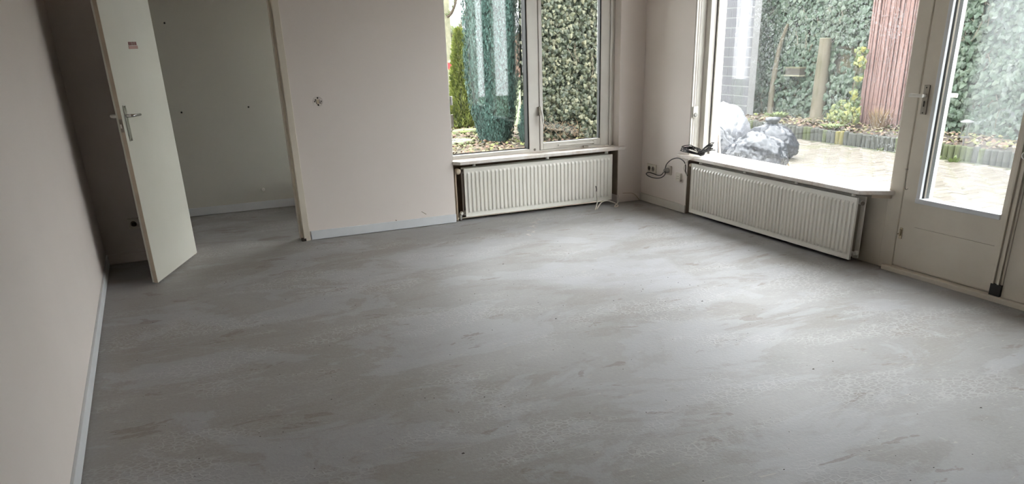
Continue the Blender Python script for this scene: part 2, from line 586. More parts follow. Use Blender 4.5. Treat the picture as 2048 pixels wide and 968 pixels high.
# ------------------------------------------------------------------ the room
XL, XN, XR = -4.676, -1.881, -0.256       # left wall, window niche left and right
ZC = 2.5
YR = -11.5                                  # rear wall behind the camera
XF = 0.11                                  # face of the joinery in the right wall
YD0, YD1 = -2.915, -3.60                   # garden door leaf
YE = -4.60                                 # end of the joinery

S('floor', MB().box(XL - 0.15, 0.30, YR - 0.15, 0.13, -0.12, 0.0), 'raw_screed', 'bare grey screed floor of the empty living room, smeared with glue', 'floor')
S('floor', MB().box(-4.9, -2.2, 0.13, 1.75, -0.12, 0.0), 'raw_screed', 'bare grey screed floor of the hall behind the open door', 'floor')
S('ceiling', MB().box(-5.0, 0.30, YR - 0.15, 1.75, ZC, ZC + 0.15), 'ceiling_wood', 'plain tan ceiling over the living room and hall', 'ceiling')
S('wall_left', MB().box(XL - 0.15, XL, YR - 0.15, 0.0, 0, ZC), 'plaster', 'long plain off-white plaster wall on the left side', 'wall')
S('wall_rear', MB().box(XL, 0.30, YR - 0.15, YR, 0, ZC), 'rear_brown', 'plain brown wall behind the camera', 'wall')
wb = MB()
wb.box(XL - 0.15, -4.085, 0.0, 0.13, 0, ZC)
wb.box(-4.085, -3.155, 0.0, 0.13, 2.06, ZC)
wb.box(-3.155, XN, 0.0, 0.13, 0, ZC)
wb.box(-2.10, XN, 0.13, 0.30, 0, ZC)
wb.box(XN, XR, 0.0, 0.30, 2.32, ZC)
wb.box(XR, 0.0, 0.0, 0.30, 0, ZC)
S('wall_back', wb, 'plaster', 'off-white plaster wall with the doorway and the tall window', 'wall')
wr = MB()
wr.box(0.0, 0.30, -0.735, 0.30, 0, ZC)
wr.box(0.0, 0.30, YE, -0.735, 2.32, ZC)
wr.box(0.0, 0.30, YR, YE, 0, ZC)
S('wall_right', wr, 'plaster', 'off-white plaster wall beside the large garden window', 'wall')
wn = MB()
wn.box(XN, XR, 0.16, 0.30, 0, 0.50)
S('wall_niche', wn, 'niche_brown', 'unpainted brown recess behind the radiator under the tall window', 'wall')
S('trim_6', MB().box(XN, XN + 0.006, 0.004, 0.16, 0.0, 0.49).box(XR - 0.006, XR, 0.004, 0.16, 0.0, 0.49), 'niche_side', 'brown side linings of the recess under the tall window', 'trim')
S('trim_7', MB().box(0.004, 0.125, -0.741, -0.735, 0.0, 0.475), 'niche_side', 'brown side lining of the recess under the large window', 'trim')
wn = MB()
wn.box(0.125, 0.30, -2.56, -0.735, 0, 0.49)
S('wall_niche', wn, 'niche_brown', 'unpainted brown recess behind the radiator under the large window', 'wall')
S('wall_panel', MB().box(0.125, 0.30, -2.80, -2.56, 0, 0.49), 'cream_paint', 'cream painted panel under the end of the large sill', 'wall')
wh = MB()
wh.box(-4.95, -2.2, 1.60, 1.75, 0, ZC)
wh.box(-4.95, -4.82, 0.13, 1.60, 0, ZC)
wh.box(-2.22, -2.10, 0.13, 0.40, 0, ZC)
wh.box(-2.22, -2.10, 1.45, 1.75, 0, ZC)
wh.box(-2.22, -2.10, 0.40, 1.45, 0, 0.55)
wh.box(-2.22, -2.10, 0.40, 1.45, 2.3, ZC)
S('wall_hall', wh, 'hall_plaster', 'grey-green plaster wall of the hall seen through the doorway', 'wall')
S('roof', MB().box(-5.3, 0.55, YR - 0.4, 2.0, ZC + 0.15, ZC + 0.3), 'roof_grey', 'flat grey roof slab over the house', 'roof')
S('wall_outer', MB().box(-2.10, XN - 0.03, 0.30, 0.34, -0.12, ZC).box(XR + 0.03, 0.34, 0.30, 0.34, -0.12, ZC).box(0.30, 0.34, -0.66, 0.30, -0.12, ZC), 'exterior_brick', 'outer brick skin of the house around the windows', 'wall')

# hall window, out of view, added to light the hall
hw = thing('window_4', (-2.16, 0.92, 0.85), 'unseen hall side window with a white frame, added to light the hall', 'window', None, 'structure')
m = MB()
m.box(-2.20, -2.13, 0.40, 0.46, 0.55, 2.3).box(-2.20, -2.13, 1.39, 1.45, 0.55, 2.3).box(-2.20, -2.13, 0.46, 1.39, 0.55, 0.61).box(-2.20, -2.13, 0.46, 1.39, 2.24, 2.3)
m.build('frame', 'frame_white', hw)
B('pane', 'glass_plain', hw, -2.17, -2.155, 0.46, 1.39, 0.61, 2.24)

# baseboards
def board(name, mb, label, mat='grey_white'):
    return S(name, mb, mat, label, 'baseboard', 0.0025)


board('baseboard_left', MB().box(XL, XL + 0.014, YR, 0.0, 0.004, 0.075), 'pale grey baseboard along the left wall')
board('baseboard_back', MB().box(-3.145, XN - 0.001, -0.014, 0.0, 0.004, 0.075), 'pale grey baseboard between the doorway and the radiator niche')
board('baseboard_back', MB().box(XR + 0.001, -0.014, -0.012, 0.0, 0.004, 0.072).box(XR - 0.014, XR - 0.006, -0.012, 0.155, 0.004, 0.072), 'short painted baseboard between the niche and the room corner', 'plaster')
board('baseboard_back', MB().box(XL + 0.014, -4.10, -0.012, 0.0, 0.004, 0.072), 'short baseboard in the dark corner behind the open door', 'plaster')
board('baseboard_right', MB().box(-0.014, 0.0, -0.745, 0.0, 0.004, 0.072), 'painted baseboard under the sockets beside the large radiator', 'frame_white')
board('baseboard_hall', MB().box(-4.82, -2.22, 1.586, 1.60, 0.004, 0.078), 'pale baseboard along the hall wall')

# door frame of the hall doorway
tr = MB()
tr.box(-3.205, -3.155, -0.012, 0.14, 0, 2.06)
tr.box(-4.085, -4.045, -0.012, 0.14, 0, 2.06)
tr.box(-4.045, -3.205, -0.012, 0.14, 2.02, 2.06)
tr.box(-3.222, -3.205, 0.045, 0.13, 0, 2.02)
S('trim_1', tr, 'cream_paint', 'cream door frame around the hall doorway', 'door frame', 0.003)
S('trim_2', MB().box(-3.225, -3.19, -0.016, 0.02, 0.0, 0.022).box(-3.21, -3.16, 0.03, 0.12, 0.0, 0.012), 'dark_gap', 'chipped dark foot of the door frame', 'trim')

# ------------------------------------------------------------------ open hall door
hinge = Vector((-4.037, 0.0, 0.0))
free = Vector((-4.336, -0.772, 0.0))
dv = (free - hinge).normalized()
nv = Vector((-dv.y, dv.x, 0))              # towards the room's right
W_D = (free - hinge).length
DM = Matrix((( dv.x, nv.x, 0, hinge.x), (dv.y, nv.y, 0, hinge.y), (0, 0, 1, 0), (0, 0, 0, 1)))
door = thing('door_1', hinge, 'white flush hall door standing open, hinged on the doorway', 'door', None, 'structure')
lf = MB().box(0.0, W_D, -0.0255, 0.0, 0.012, 2.02, DM).build('leaf', 'door_white', door, 0.0015)
MB().box(0.0, W_D - 0.012, -0.042, -0.0255, 0.012, 2.02, DM).build('rebate', 'door_white', lf, 0.001)
MB().box(W_D, W_D + 0.0018, -0.0245, -0.001, 0.013, 2.02, DM).build('edge_strip', 'raw_edge', lf)
MB().box(0.002, W_D - 0.002, -0.022, -0.002, 0.0105, 0.0122, DM).build('bottom_edge', 'raw_edge', lf)
MB().box(W_D + 0.0015, W_D + 0.004, -0.022, -0.003, 1.005, 1.085, DM).build('lock_plate', 'satin_metal', door)
MB().box(W_D + 0.0035, W_D + 0.012, -0.018, -0.007, 1.03, 1.055, DM).build('latch_bolt', 'chrome', door)
for side, nm in ((1, 'front'), (-1, 'back')):
    y0 = 0.0 if side > 0 else -0.042
    hp = MB().box(W_D - 0.075, W_D - 0.037, min(y0, y0 + side * 0.008), max(y0, y0 + side * 0.008), 0.945, 1.165, DM).build('handle_plate', 'chrome', door, 0.003)
    x = W_D - 0.056
    path = [DM @ Vector(p) for p in ((x, y0 + side * 0.006, 1.10), (x, y0 + side * 0.035, 1.10), (x - 0.006, y0 + side * 0.048, 1.10), (x - 0.03, y0 + side * 0.053, 1.10), (x - 0.115, y0 + side * 0.05, 1.097))]
    MB().tube(bez(path, 4), [0.011] * 6 + [0.0095] * 7 + [0.0085] * 3 + [0.008], 10).build('lever', 'chrome' if side > 0 else 'lever_white', hp)
    for z in (0.955, 1.155):
        MB().lathe([(0.005, 0), (0.005, 0.003)], DM @ Matrix.Translation((x, y0 + side * 0.008, z)) @ Matrix.Rotation(-side * math.pi / 2, 4, 'X'), 8).build('screw', 'satin_metal', hp)
# remains of a small sticker
st = thing('sticker', DM @ Vector((0.42, 0.001, 1.51)), 'small red sticker with torn lettering on the open hall door', 'sticker')
sx = 0.345
MB().box(sx, sx + 0.150, 0.0, 0.0012, 1.490, 1.510, DM).build('lower_band', 'sticker_pink', st)
sm_ = MB()
for i, (a, bb) in enumerate(((0.0, 0.012), (0.015, 0.023), (0.026, 0.031), (0.034, 0.046), (0.048, 0.058))):
    sm_.box(sx + 0.012 + a * 2.3, sx + 0.012 + bb * 2.3, 0.0, 0.0012, 1.512, 1.533, DM)
    if i in (1, 3):
        sm_.box(sx + 0.012 + a * 2.3, sx + 0.012 + bb * 2.3 + 0.008, 0.0, 0.0011, 1.527, 1.533, DM)
sm_.build('lettering', 'sticker_red', st)

# ------------------------------------------------------------------ window 1 (tall window in the back wall)
w1 = thing('window_1', (-1.07, 0.15, 0.52), 'tall two-part window with cream frame above the left radiator', 'window', None, 'structure')
ZS1 = 0.52
ZT = 2.30
YG = 0.185
B('frame_post', 'frame_white', w1, XN, -1.835, 0.115, 0.22, ZS1, 2.32, bev=0.003)
B('frame_post', 'frame_white', w1, -0.312, XR, 0.115, 0.22, ZS1, 2.32, bev=0.003)
B('mullion', 'frame_white', w1, -1.105, -1.005, 0.115, 0.22, ZS1, 2.32, bev=0.003)
B('frame_rail', 'frame_white', w1, -1.835, -1.105, 0.115, 0.22, ZS1, 0.548, bev=0.002)
B('frame_rail', 'frame_white', w1, -1.005, -0.312, 0.115, 0.22, ZS1, 0.532, bev=0.002)
B('frame_rail', 'frame_white', w1, -1.835, -0.312, 0.115, 0.22, ZT - 0.05, 2.32)
B('black_strip', 'matte_black', w1, -1.117, -1.105, 0.125, 0.20, 0.548, ZT - 0.05)  # black strip over the mullion's side face beside the fixed pane
B('black_strip', 'matte_black', w1, -1.835, -1.117, 0.178, 0.182, 0.548, 0.556)
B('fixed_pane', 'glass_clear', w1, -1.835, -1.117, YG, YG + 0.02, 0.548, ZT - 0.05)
cs = thing('casement', (-0.66, 0.12, 0.532))
cs.parent = w1
cs.matrix_parent_inverse = w1.matrix_basis.inverted()
for dims in ((-1.002, -0.972, 0.105, 0.165, 0.534, 2.24), (-0.392, -0.315, 0.105, 0.165, 0.534, 2.24), (-0.972, -0.392, 0.105, 0.165, 0.534, 0.592), (-0.972, -0.392, 0.105, 0.165, 2.18, 2.24)):
    B('casement_rail', 'frame_white', cs, *dims, bev=0.003)
B('black_strip', 'matte_black', cs, -0.404, -0.392, 0.112, 0.15, 0.592, 2.18)  # black strip down the inner side of the right stile
B('black_strip', 'matte_black', cs, -0.972, -0.404, 0.146, 0.15, 0.592, 0.597)
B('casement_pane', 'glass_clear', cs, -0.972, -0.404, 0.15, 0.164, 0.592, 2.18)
# casement fastener
fs = MB().box(-1.018, -0.998, 0.092, 0.106, 0.83, 0.905).build('fastener_plate', 'satin_metal', w1, 0.002)
MB().tube(bez([(-1.008, 0.094, 0.885), (-1.006, 0.072, 0.88), (-1.000, 0.062, 0.845), (-0.994, 0.066, 0.80), (-0.989, 0.07, 0.755)], 4), [0.009, 0.009, 0.009, 0.0085, 0.008, 0.008, 0.008, 0.008, 0.008, 0.0085, 0.009, 0.009, 0.009, 0.008, 0.007, 0.006, 0.004], 8).build('fastener_lever', 'lever_white', fs)
# stay at the foot of the casement
MB().box(-0.83, -0.46, 0.086, 0.096, 0.556, 0.570, ).build('casement_stay', 'lever_white', cs, 0.002)
MB().box(-0.47, -0.44, 0.086, 0.106, 0.548, 0.578).build('stay_bracket', 'lever_white', cs, 0.002)
MB().box(-0.575, -0.53, 0.075, 0.10, 0.522, 0.54).build('stay_pin', 'satin_metal', cs)
# remnants on the left post
MB().tube([(-1.862, 0.0, 0.975), (-1.862, 0.0, 1.045)], 0.012, 8).build('cord_cleat', 'lever_white', w1)
MB().box(-1.872, -1.852, -0.004, 0.01, 0.80, 0.90).build('cleat_plate', 'satin_metal', w1)
MB().lathe([(0.011, 0), (0.011, 0.004), (0.007, 0.007)], Matrix.Translation((-1.055, 0.115, 0.54)) @ Matrix.Rotation(math.pi / 2, 4, 'X'), 10).build('screw_cap', 'satin_metal', w1)
MB().box(-0.30, XR, 0.10, 0.115, ZS1, 2.32).build('reveal_strip', 'frame_white', w1, 0.002)

# sills
def sill(name, pts, z0, z1, label):
    return tag(MB().prism(pts, z0, z1).build(name, 'sill_marble', None, 0.004), label, 'window sill')


s1 = thing('window_sill', (-1.07, 0.0, 0.49), 'pale veined window sill above the left radiator', 'window sill')
MB().prism([(XN - 0.006, -0.003), (-1.835, -0.062), (-0.21, -0.062), (-0.21, -0.003), (XR - 0.002, -0.003), (XR - 0.002, 0.114), (XN + 0.002, 0.114), (XN + 0.002, -0.003)], 0.492, 0.519).build('slab', 'sill_marble', s1, 0.004)
for x in (-1.70, -1.0, -0.40):
    MB().lathe([(0.014, 0), (0.014, 0.014), (0.007, 0.02)], Matrix.Translation((x, -0.03, 0.472)), 10).build('clip', 'lever_white', s1)
s2 = thing('window_sill', (0.02, -1.75, 0.475), 'broad white window sill above the long radiator with a cut-off corner', 'window sill')
MB().prism([(-0.065, -0.66), (-0.065, -2.72), (0.108, -2.855), (0.108, -2.80), (0.128, -2.797), (0.128, -0.738), (-0.001, -0.738), (-0.001, -0.66)][::-1], 0.476, 0.503).build('slab', 'sill_marble', s2, 0.004)
for y in (-0.98, -1.55, -2.12, -2.66):
    MB().lathe([(0.013, 0), (0.013, 0.012), (0.006, 0.018)], Matrix.Translation((-0.04, y, 0.458)), 10).build('clip', 'lever_white', s2)
MB().prism([(0.02, -2.75), (0.105, -2.83), (0.105, -2.75)][::-1], 0.452, 0.476).build('end_batten', 'raw_edge', s2)

# ------------------------------------------------------------------ radiators (built lying along local x, front towards -y)
def ribbed(L, H, nrib, side=0.02, flat=0.036):
    mb = MB()
    zs = [0.0, flat - 0.006, flat + 0.012, H - flat - 0.012, H - flat + 0.006, H]
    amp = [0, 0, 1, 1, 0, 0]
    p = (L - 2 * side) / nrib
    xs = [0.0, side * 0.5]
    ds = [0, 0]
    for i in range(nrib):
        x = side + i * p
        for a, d in ((0.02, 0), (0.15, 0), (0.30, -0.010), (0.70, -0.010), (0.85, 0), (0.98, 0)):
            xs.append(x + a * p)
            ds.append(d)
    xs += [L - side * 0.5, L]
    ds += [0, 0]
    n = len(xs)
    vs = [(x, d * amp[k], z) for k, z in enumerate(zs) for x, d in zip(xs, ds)]
    fs = [(k * n + i, k * n + i + 1, (k + 1) * n + i + 1, (k + 1) * n + i) for k in range(5) for i in range(n - 1)]
    mb.add(vs, fs, False)
    t = 0.012
    mb.box(0, L, 0.0005, t, 0, 0.006).box(0, L, 0.0005, t, H - 0.006, H).box(0, 0.005, 0.0005, t, 0, H).box(L - 0.005, L, 0.0005, t, 0, H)
    mb.box(0.003, L - 0.003, t - 0.002, t, 0.003, H - 0.003)
    # pressed rim
    mb.box(0, L, -0.004, 0.0005, 0, 0.007).box(0, L, -0.004, 0.0005, H - 0.007, H).box(0, 0.006, -0.004, 0.0005, 0.007, H - 0.007).box(L - 0.006, L, -0.004, 0.0005, 0.007, H - 0.007)
    return mb


def radiator(loc, rotz, L, H, nrib, label, valve_side, depth=0.085):
    r = bpy.data.objects.new('radiator', None)
    COL.objects.link(r)
    tag(r, label, 'radiator', 'panel radiators under the windows')
    def part(mb, name, mat, parent=None, bev=0.0):
        o = bpy.data.objects.new(name, mb.mesh(name, mat))
        COL.objects.link(o)
        o.parent = parent or r
        if bev:
            mm = o.modifiers.new('bevel', 'BEVEL')
            mm.width = bev
        return o
    part(ribbed(L, H, nrib), 'ribbed_panel', 'radiator_white')
    back = MB().box(0.0, L, depth - 0.012, depth, 0.0, H)
    part(back, 'rear_panel', 'radiator_white', None, 0.003)
    fin = MB()
    k = int(L / 0.06)
    for i in range(k):
        x = 0.04 + i * (L - 0.08) / (k - 1)
        fin.box(x, x + 0.004, 0.012, depth - 0.012, 0.03, H - 0.03)
    fin.box(0.03, 0.05, 0.014, depth - 0.014, 0.03, 0.05).box(0.03, 0.05, 0.014, depth - 0.014, H - 0.05, H - 0.03)
    part(fin, 'convector_fins', 'radiator_grey')
    for xx in ((0.0, 0.03), (L - 0.03, L)):
        for zz in (0.02, H - 0.05):
            part(MB().tube([(xx[0], depth * 0.5, zz + 0.015), (xx[1], depth * 0.5, zz + 0.015)], 0.014, 10), 'connector', 'radiator_white')
    s = -1 if valve_side < 0 else 1
    x0 = 0.0 if s < 0 else L
    # valve and supply pipes
    ym = depth * 0.5
    if s < 0:
        kn = part(MB().lathe([(0.020, 0), (0.025, 0.006), (0.025, 0.04), (0.018, 0.05), (0.010, 0.05)], Matrix.Translation((x0 - 0.052, ym, H - 0.02)) @ Matrix.Rotation(math.pi / 2, 4, 'X'), 14), 'valve_knob', 'valve_ivory')
        part(MB().tube([(x0 + 0.004, ym, H - 0.02), (x0 - 0.06, ym, H - 0.02)], 0.011, 8), 'valve_body', 'satin_metal')
        part(MB().tube([(x0 - 0.066, ym, H - 0.02), (x0 - 0.066, ym, 0.03), (x0 - 0.066, ym, -0.03)], 0.0085, 8), 'supply_pipe', 'valve_ivory')
        part(MB().tube([(x0 + 0.004, ym, 0.035), (x0 - 0.03, ym, 0.035), (x0 - 0.036, ym, 0.02), (x0 - 0.036, ym, -0.032)], [0.012, 0.014, 0.015, 0.010], 8), 'lockshield_valve', 'lever_white')
        part(MB().lathe([(0.012, 0), (0.015, 0.004), (0.015, 0.02), (0.008, 0.026)], Matrix.Translation((x0 - 0.036, ym - 0.012, 0.03)) @ Matrix.Rotation(math.pi / 2, 4, 'X'), 10), 'lockshield_cap', 'lever_white')
        part(MB().box(x0 + 0.012, x0 + 0.02, 0.012, depth - 0.012, 0.04, H - 0.04), 'side_cover', 'radiator_grey')
    else:
        part(MB().lathe([(0.010, 0), (0.016, 0.004), (0.016, 0.02), (0.009, 0.024)], Matrix.Translation((x0 + 0.0, ym, 0.045)) @ Matrix.Rotation(math.pi / 2, 4, 'Y'), 10), 'lockshield_valve', 'lever_white')
        part(MB().lathe([(0.010, 0), (0.013, 0.004), (0.013, 0.014), (0.006, 0.018)], Matrix.Translation((x0 + 0.0, ym, H - 0.04)) @ Matrix.Rotation(math.pi / 2, 4, 'Y'), 10), 'bleed_plug', 'satin_metal')
        part(MB().tube([(0.005, ym, 0.035), (-0.022, ym, 0.03), (-0.026, ym, 0.0), (-0.026, ym, -0.027)], 0.009, 8), 'supply_pipe', 'satin_metal')
        part(MB().lathe([(0.012, 0), (0.015, 0.005), (0.015, 0.028), (0.009, 0.034)], Matrix.Translation((-0.026, ym - 0.01, H - 0.02)) @ Matrix.Rotation(math.pi / 2, 4, 'X'), 10), 'valve_knob', 'valve_ivory')
    r.location = loc
    r.rotation_euler = (0, 0, rotz)
    return r


radiator((-1.785, 0.0, 0.037), 0.0, 1.465, 0.415, 38, 'ribbed white radiator in the brown niche under the tall window', -1)
radiator((-0.01, -0.812, 0.027), -math.pi / 2, 1.855, 0.415, 48, 'longer ribbed radiator beneath the broad white sill beside the garden door', 1)

# ------------------------------------------------------------------ window 2 (large garden window in the right wall)
w2 = thing('window_2', (0.15, -1.8, 0.50), 'large single-pane garden window speckled with rain drops', 'window', None, 'structure')
B('reveal_moulding', 'frame_white', w2, 0.004, 0.020, -0.745, -0.735, 0.503, 2.32, bev=0.003)
B('reveal_moulding', 'frame_white', w2, 0.030, 0.042, -0.741, -0.735, 0.503, 2.32, bev=0.002)
B('reveal_moulding', 'frame_white', w2, 0.050, 0.104, -0.739, -0.735, 0.503, 2.32, bev=0.002)
B('frame_post', 'frame_white', w2, 0.105, 0.23, -0.795, -0.735, 0.49, 2.32, bev=0.003)
B('frame_post', 'cream_paint', w2, XF, 0.25, -2.912, -2.80, 0.0, 2.32, bev=0.008)
B('frame_rail', 'frame_white', w2, 0.13, 0.25, -2.80, -0.795, 0.49, 0.5035)
B('frame_rail', 'frame_white', w2, 0.105, 0.25, -2.80, -0.795, 2.26, 2.32)
B('glazing_bead', 'frame_white', w2, 0.165, 0.20, -0.815, -0.795, 0.504, 2.26, bev=0.002)
B('glazing_bead', 'frame_white', w2, 0.18, 0.20, -2.80, -2.785, 0.504, 2.26, bev=0.002)
B('black_strip', 'matte_black', w2, 0.160, 0.164, -0.799, -0.795, 0.504, 2.26)
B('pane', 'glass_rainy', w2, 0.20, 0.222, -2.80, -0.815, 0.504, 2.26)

# ------------------------------------------------------------------ garden door, strip post and second leaf
d2 = thing('door_2', (XF, YD0, 0.03), 'cream garden door with a glass pane partly clouded by condensation', 'door', None, 'structure')
ZB = 0.045
YG0, YG1 = -3.04, -3.595
XI = XF + 0.055
leafm = MB()
leafm.box(XF, XI, YG0, YD0 - 0.004, ZB, 2.25)
leafm.box(XF, XI, YD1 - 0.03, YG1, ZB, 2.25)
leafm.box(XF, XI, YG1, YG0, 2.13, 2.25)
leafm.box(XF, XI, YG1, YG0, 0.306, 0.455)
leafm.box(XF, XI, YG1, YG0, ZB, 0.3040)
leafm.build('leaf', 'cream_paint', d2)
B('glazing_rail', 'grey_white', d2, XF - 0.012, XI, YG1, YG0 + 0.022, 0.455, 0.484, bev=0.003)
B('glazing_bead', 'grey_white', d2, XF - 0.006, XF + 0.03, YG0 - 0.005, YG0 + 0.022, 0.484, 2.13, bev=0.002)
B('black_strip', 'matte_black', d2, XF + 0.015, XF + 0.03, YG0 - 0.0075, YG0 - 0.005, 0.484, 2.13)
B('glazing_bead', 'grey_white', d2, XI - 0.01, XI + 0.02, YG0 - 0.03, YG0 - 0.006, 0.484, 2.13)
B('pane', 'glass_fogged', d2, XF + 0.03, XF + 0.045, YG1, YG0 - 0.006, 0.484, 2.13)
hp = B('handle_plate', 'satin_metal', d2, XF - 0.007, XF, -2.985, -2.942, 0.975, 1.142, bev=0.003)
B('keyhole', 'dark_gap', hp, XF - 0.0078, XF - 0.0068, -2.968, -2.958, 1.02, 1.045)
MB().lathe([(0.0065, 0), (0.0065, 0.001)], Matrix.Translation((XF - 0.007, -2.963, 1.047)) @ Matrix.Rotation(-math.pi / 2, 4, 'Y'), 10).build('keyhole_round', 'dark_gap', hp)
for z in (0.985, 1.128):
    MB().lathe([(0.004, 0), (0.004, 0.0015)], Matrix.Translation((XF - 0.007, -2.963, z)) @ Matrix.Rotation(-math.pi / 2, 4, 'Y'), 8).build('screw', 'dark_gap', hp)
MB().tube(bez([(XF, -2.963, 1.083), (XF - 0.035, -2.963, 1.083), (XF - 0.046, -2.955, 1.084), (XF - 0.05, -2.93, 1.085)], 3) + [(XF - 0.05, -2.895, 1.087)], 0.0095, 10).build('lever_neck', 'lever_white', hp)
MB().box(XF - 0.058, XF - 0.044, -2.985, -2.885, 1.074, 1.094).build('lever', 'lever_white', hp, 0.004)
MB().tube([(XI, -2.98, 1.083), (XI + 0.05, -2.98, 1.083)], 0.009, 8).build('outer_lever_neck', 'lever_white', hp)
MB().box(XI + 0.044, XI + 0.058, -3.09, -2.97, 1.070, 1.094).build('outer_lever', 'lever_white', hp, 0.004)
lp = B('bolt_plate', 'brass', d2, XF - 0.005, XF, -2.957, -2.935, 0.215, 0.285, bev=0.002)
MB().tube([(XF - 0.01, -2.946, 0.235), (XF - 0.01, -2.946, 0.275)], 0.006, 8).build('bolt_bar', 'brass', lp)
MB().tube([(XF - 0.01, -2.946, 0.248), (XF - 0.02, -2.935, 0.246)], 0.004, 8).build('bolt_knob', 'brass', lp)
MB().tube(bez([(XF - 0.004, -2.905, 0.645), (XF - 0.014, -2.918, 0.648), (XF - 0.010, -2.93, 0.648)], 4), 0.003, 6).build('hook_eye', 'satin_metal', d2)
MB().tube(bez([(XF - 0.012, -2.922, 0.645), (XF - 0.014, -2.925, 0.60), (XF - 0.014, -2.932, 0.54), (XF - 0.014, -2.942, 0.527), (XF - 0.014, -2.955, 0.533)], 4), 0.003, 6).build('hook', 'satin_metal', d2)
S('trim_3', MB().box(0.075, 0.28, YE, -2.86, 0.0, 0.030).box(0.125, 0.28, -3.62, -2.912, 0.030, 0.040), 'cream_paint', 'cream wooden threshold under the garden door', 'threshold', 0.004)

sp = thing('trim_4', (0.10, -3.66, 0.04), 'ribbed cream cover strip between the garden door and the next leaf', 'cover strip', None, 'structure')
for i, (a, bb, x) in enumerate(((-3.632, -3.650, 0.088), (-3.653, -3.667, 0.098), (-3.670, -3.684, 0.088), (-3.687, -3.700, 0.098))):
    B('slat', 'cream_paint', sp, x, 0.125, bb, a, 0.10, 2.25, bev=0.002)
B('backing', 'dark_gap', sp, 0.125, 0.165, -3.70, -3.632, 0.032, 2.25)
B('foot_gap', 'matte_black', sp, 0.093, 0.124, -3.698, -3.631, 0.032, 0.098)

d3 = thing('door_3', (XF, -4.1, 0.03), 'second cream garden door leaf at the right edge with a white ring pull', 'door', None, 'structure')
leafm = MB()
leafm.box(XF - 0.01, XI, -3.86, -3.704, 0.032, 2.25)
leafm.box(XF - 0.01, XI, YE, -4.44, 0.032, 2.25)
leafm.box(XF - 0.01, XI, -4.44, -3.86, 2.13, 2.25)
leafm.box(XF - 0.01, XI, -4.44, -3.86, 0.545, 0.60)
leafm.box(XF - 0.01, XI, -4.44, -3.86, 0.032, 0.543)
leafm.build('leaf', 'cream_paint', d3)
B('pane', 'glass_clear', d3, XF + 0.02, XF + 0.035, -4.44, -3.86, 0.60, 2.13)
MB().lathe([(0.018, 0.0), (0.021, 0.004), (0.021, 0.012), (0.012, 0.014), (0.012, 0.010)], Matrix.Translation((0.10, -3.672, 0.815)) @ Matrix.Rotation(-math.pi / 2, 4, 'Y'), 16).build('ring_pull', 'lever_white', d3)
S('trim_5', MB().box(0.105, 0.30, YE, -2.912, 2.25, 2.32), 'cream_paint', 'cream lintel over the garden doors', 'lintel')

# ------------------------------------------------------------------ sockets, cables, small fittings
def face_x(y, z, x=0.0):
    """frame on the right wall: local x along -y, local y up, local z out into the room"""
    return Matrix(((0, 0, -1, x), (-1, 0, 0, y), (0, 1, 0, z), (0, 0, 0, 1)))


def socket_insert(M, t, parent):
    ring = MB().lathe([(0.021, 0), (0.021, 0.002), (0.018, 0.002), (0.018, -0.010)], M @ Matrix.Translation((0, 0, t)), 18).build('socket_cup', 'socket_dark', parent)
    for dx in (-0.0095, 0.0095):
        MB().lathe([(0.003, 0), (0.003, 0.0015)], M @ Matrix.Translation((dx, 0, t + 0.001)), 8).build('pin_hole', 'dark_gap', ring)


so = thing('wall_socket', (0, -0.19, 0.315), 'double ivory wall socket low beside the room corner', 'socket', 'wall sockets')
M0 = face_x(-0.185, 0.318)
MB().box(-0.073, 0.073, -0.040, 0.040, 0, 0.012, M0).build('plate', 'socket_ivory', so, 0.004)
for dx in (-0.034, 0.034):
    socket_insert(M0 @ Matrix.Translation((dx, 0, 0)), 0.012, so)
so = thing('wall_socket', (0, -0.47, 0.34), 'single ivory wall socket with a grey plug in it', 'socket', 'wall sockets')
M1 = face_x(-0.465, 0.338)
MB().box(-0.04, 0.04, -0.04, 0.04, 0, 0.014, M1).build('plate', 'socket_ivory', so, 0.004)
MB().lathe([(0.023, 0), (0.023, 0.002)], M1 @ Matrix.Translation((0, 0, 0.014)), 18).build('socket_cup', 'socket_dark', so)
so = thing('telephone_socket', (0, -0.63, 0.30), 'square ivory telephone socket box near the radiator niche', 'socket')
M2 = face_x(-0.632, 0.302)
MB().box(-0.034, 0.034, -0.034, 0.034, 0, 0.024, M2).build('housing', 'socket_ivory', so, 0.003)
for dx, dy in ((-0.010, 0.006), (0.010, 0.006), (-0.010, -0.012), (0.010, -0.012)):
    MB().box(dx - 0.004, dx + 0.004, dy - 0.002, dy + 0.002, 0.024, 0.0246, M2).build('contact_slot', 'dark_gap', so)
# socket behind the open door, on the back wall
so = thing('wall_socket', (-4.43, 0, 0.29), 'double wall socket in the shadow behind the open door', 'socket', 'wall sockets')
M3 = Matrix(((1, 0, 0, -4.405), (0, 0, -1, 0), (0, 1, 0, 0.288), (0, 0, 0, 1)))
MB().box(-0.073, 0.073, -0.040, 0.040, 0, 0.012, M3).build('plate', 'socket_ivory', so, 0.004)
for dx in (-0.034, 0.034):
    socket_insert(M3 @ Matrix.Translation((dx, 0, 0)), 0.012, so)
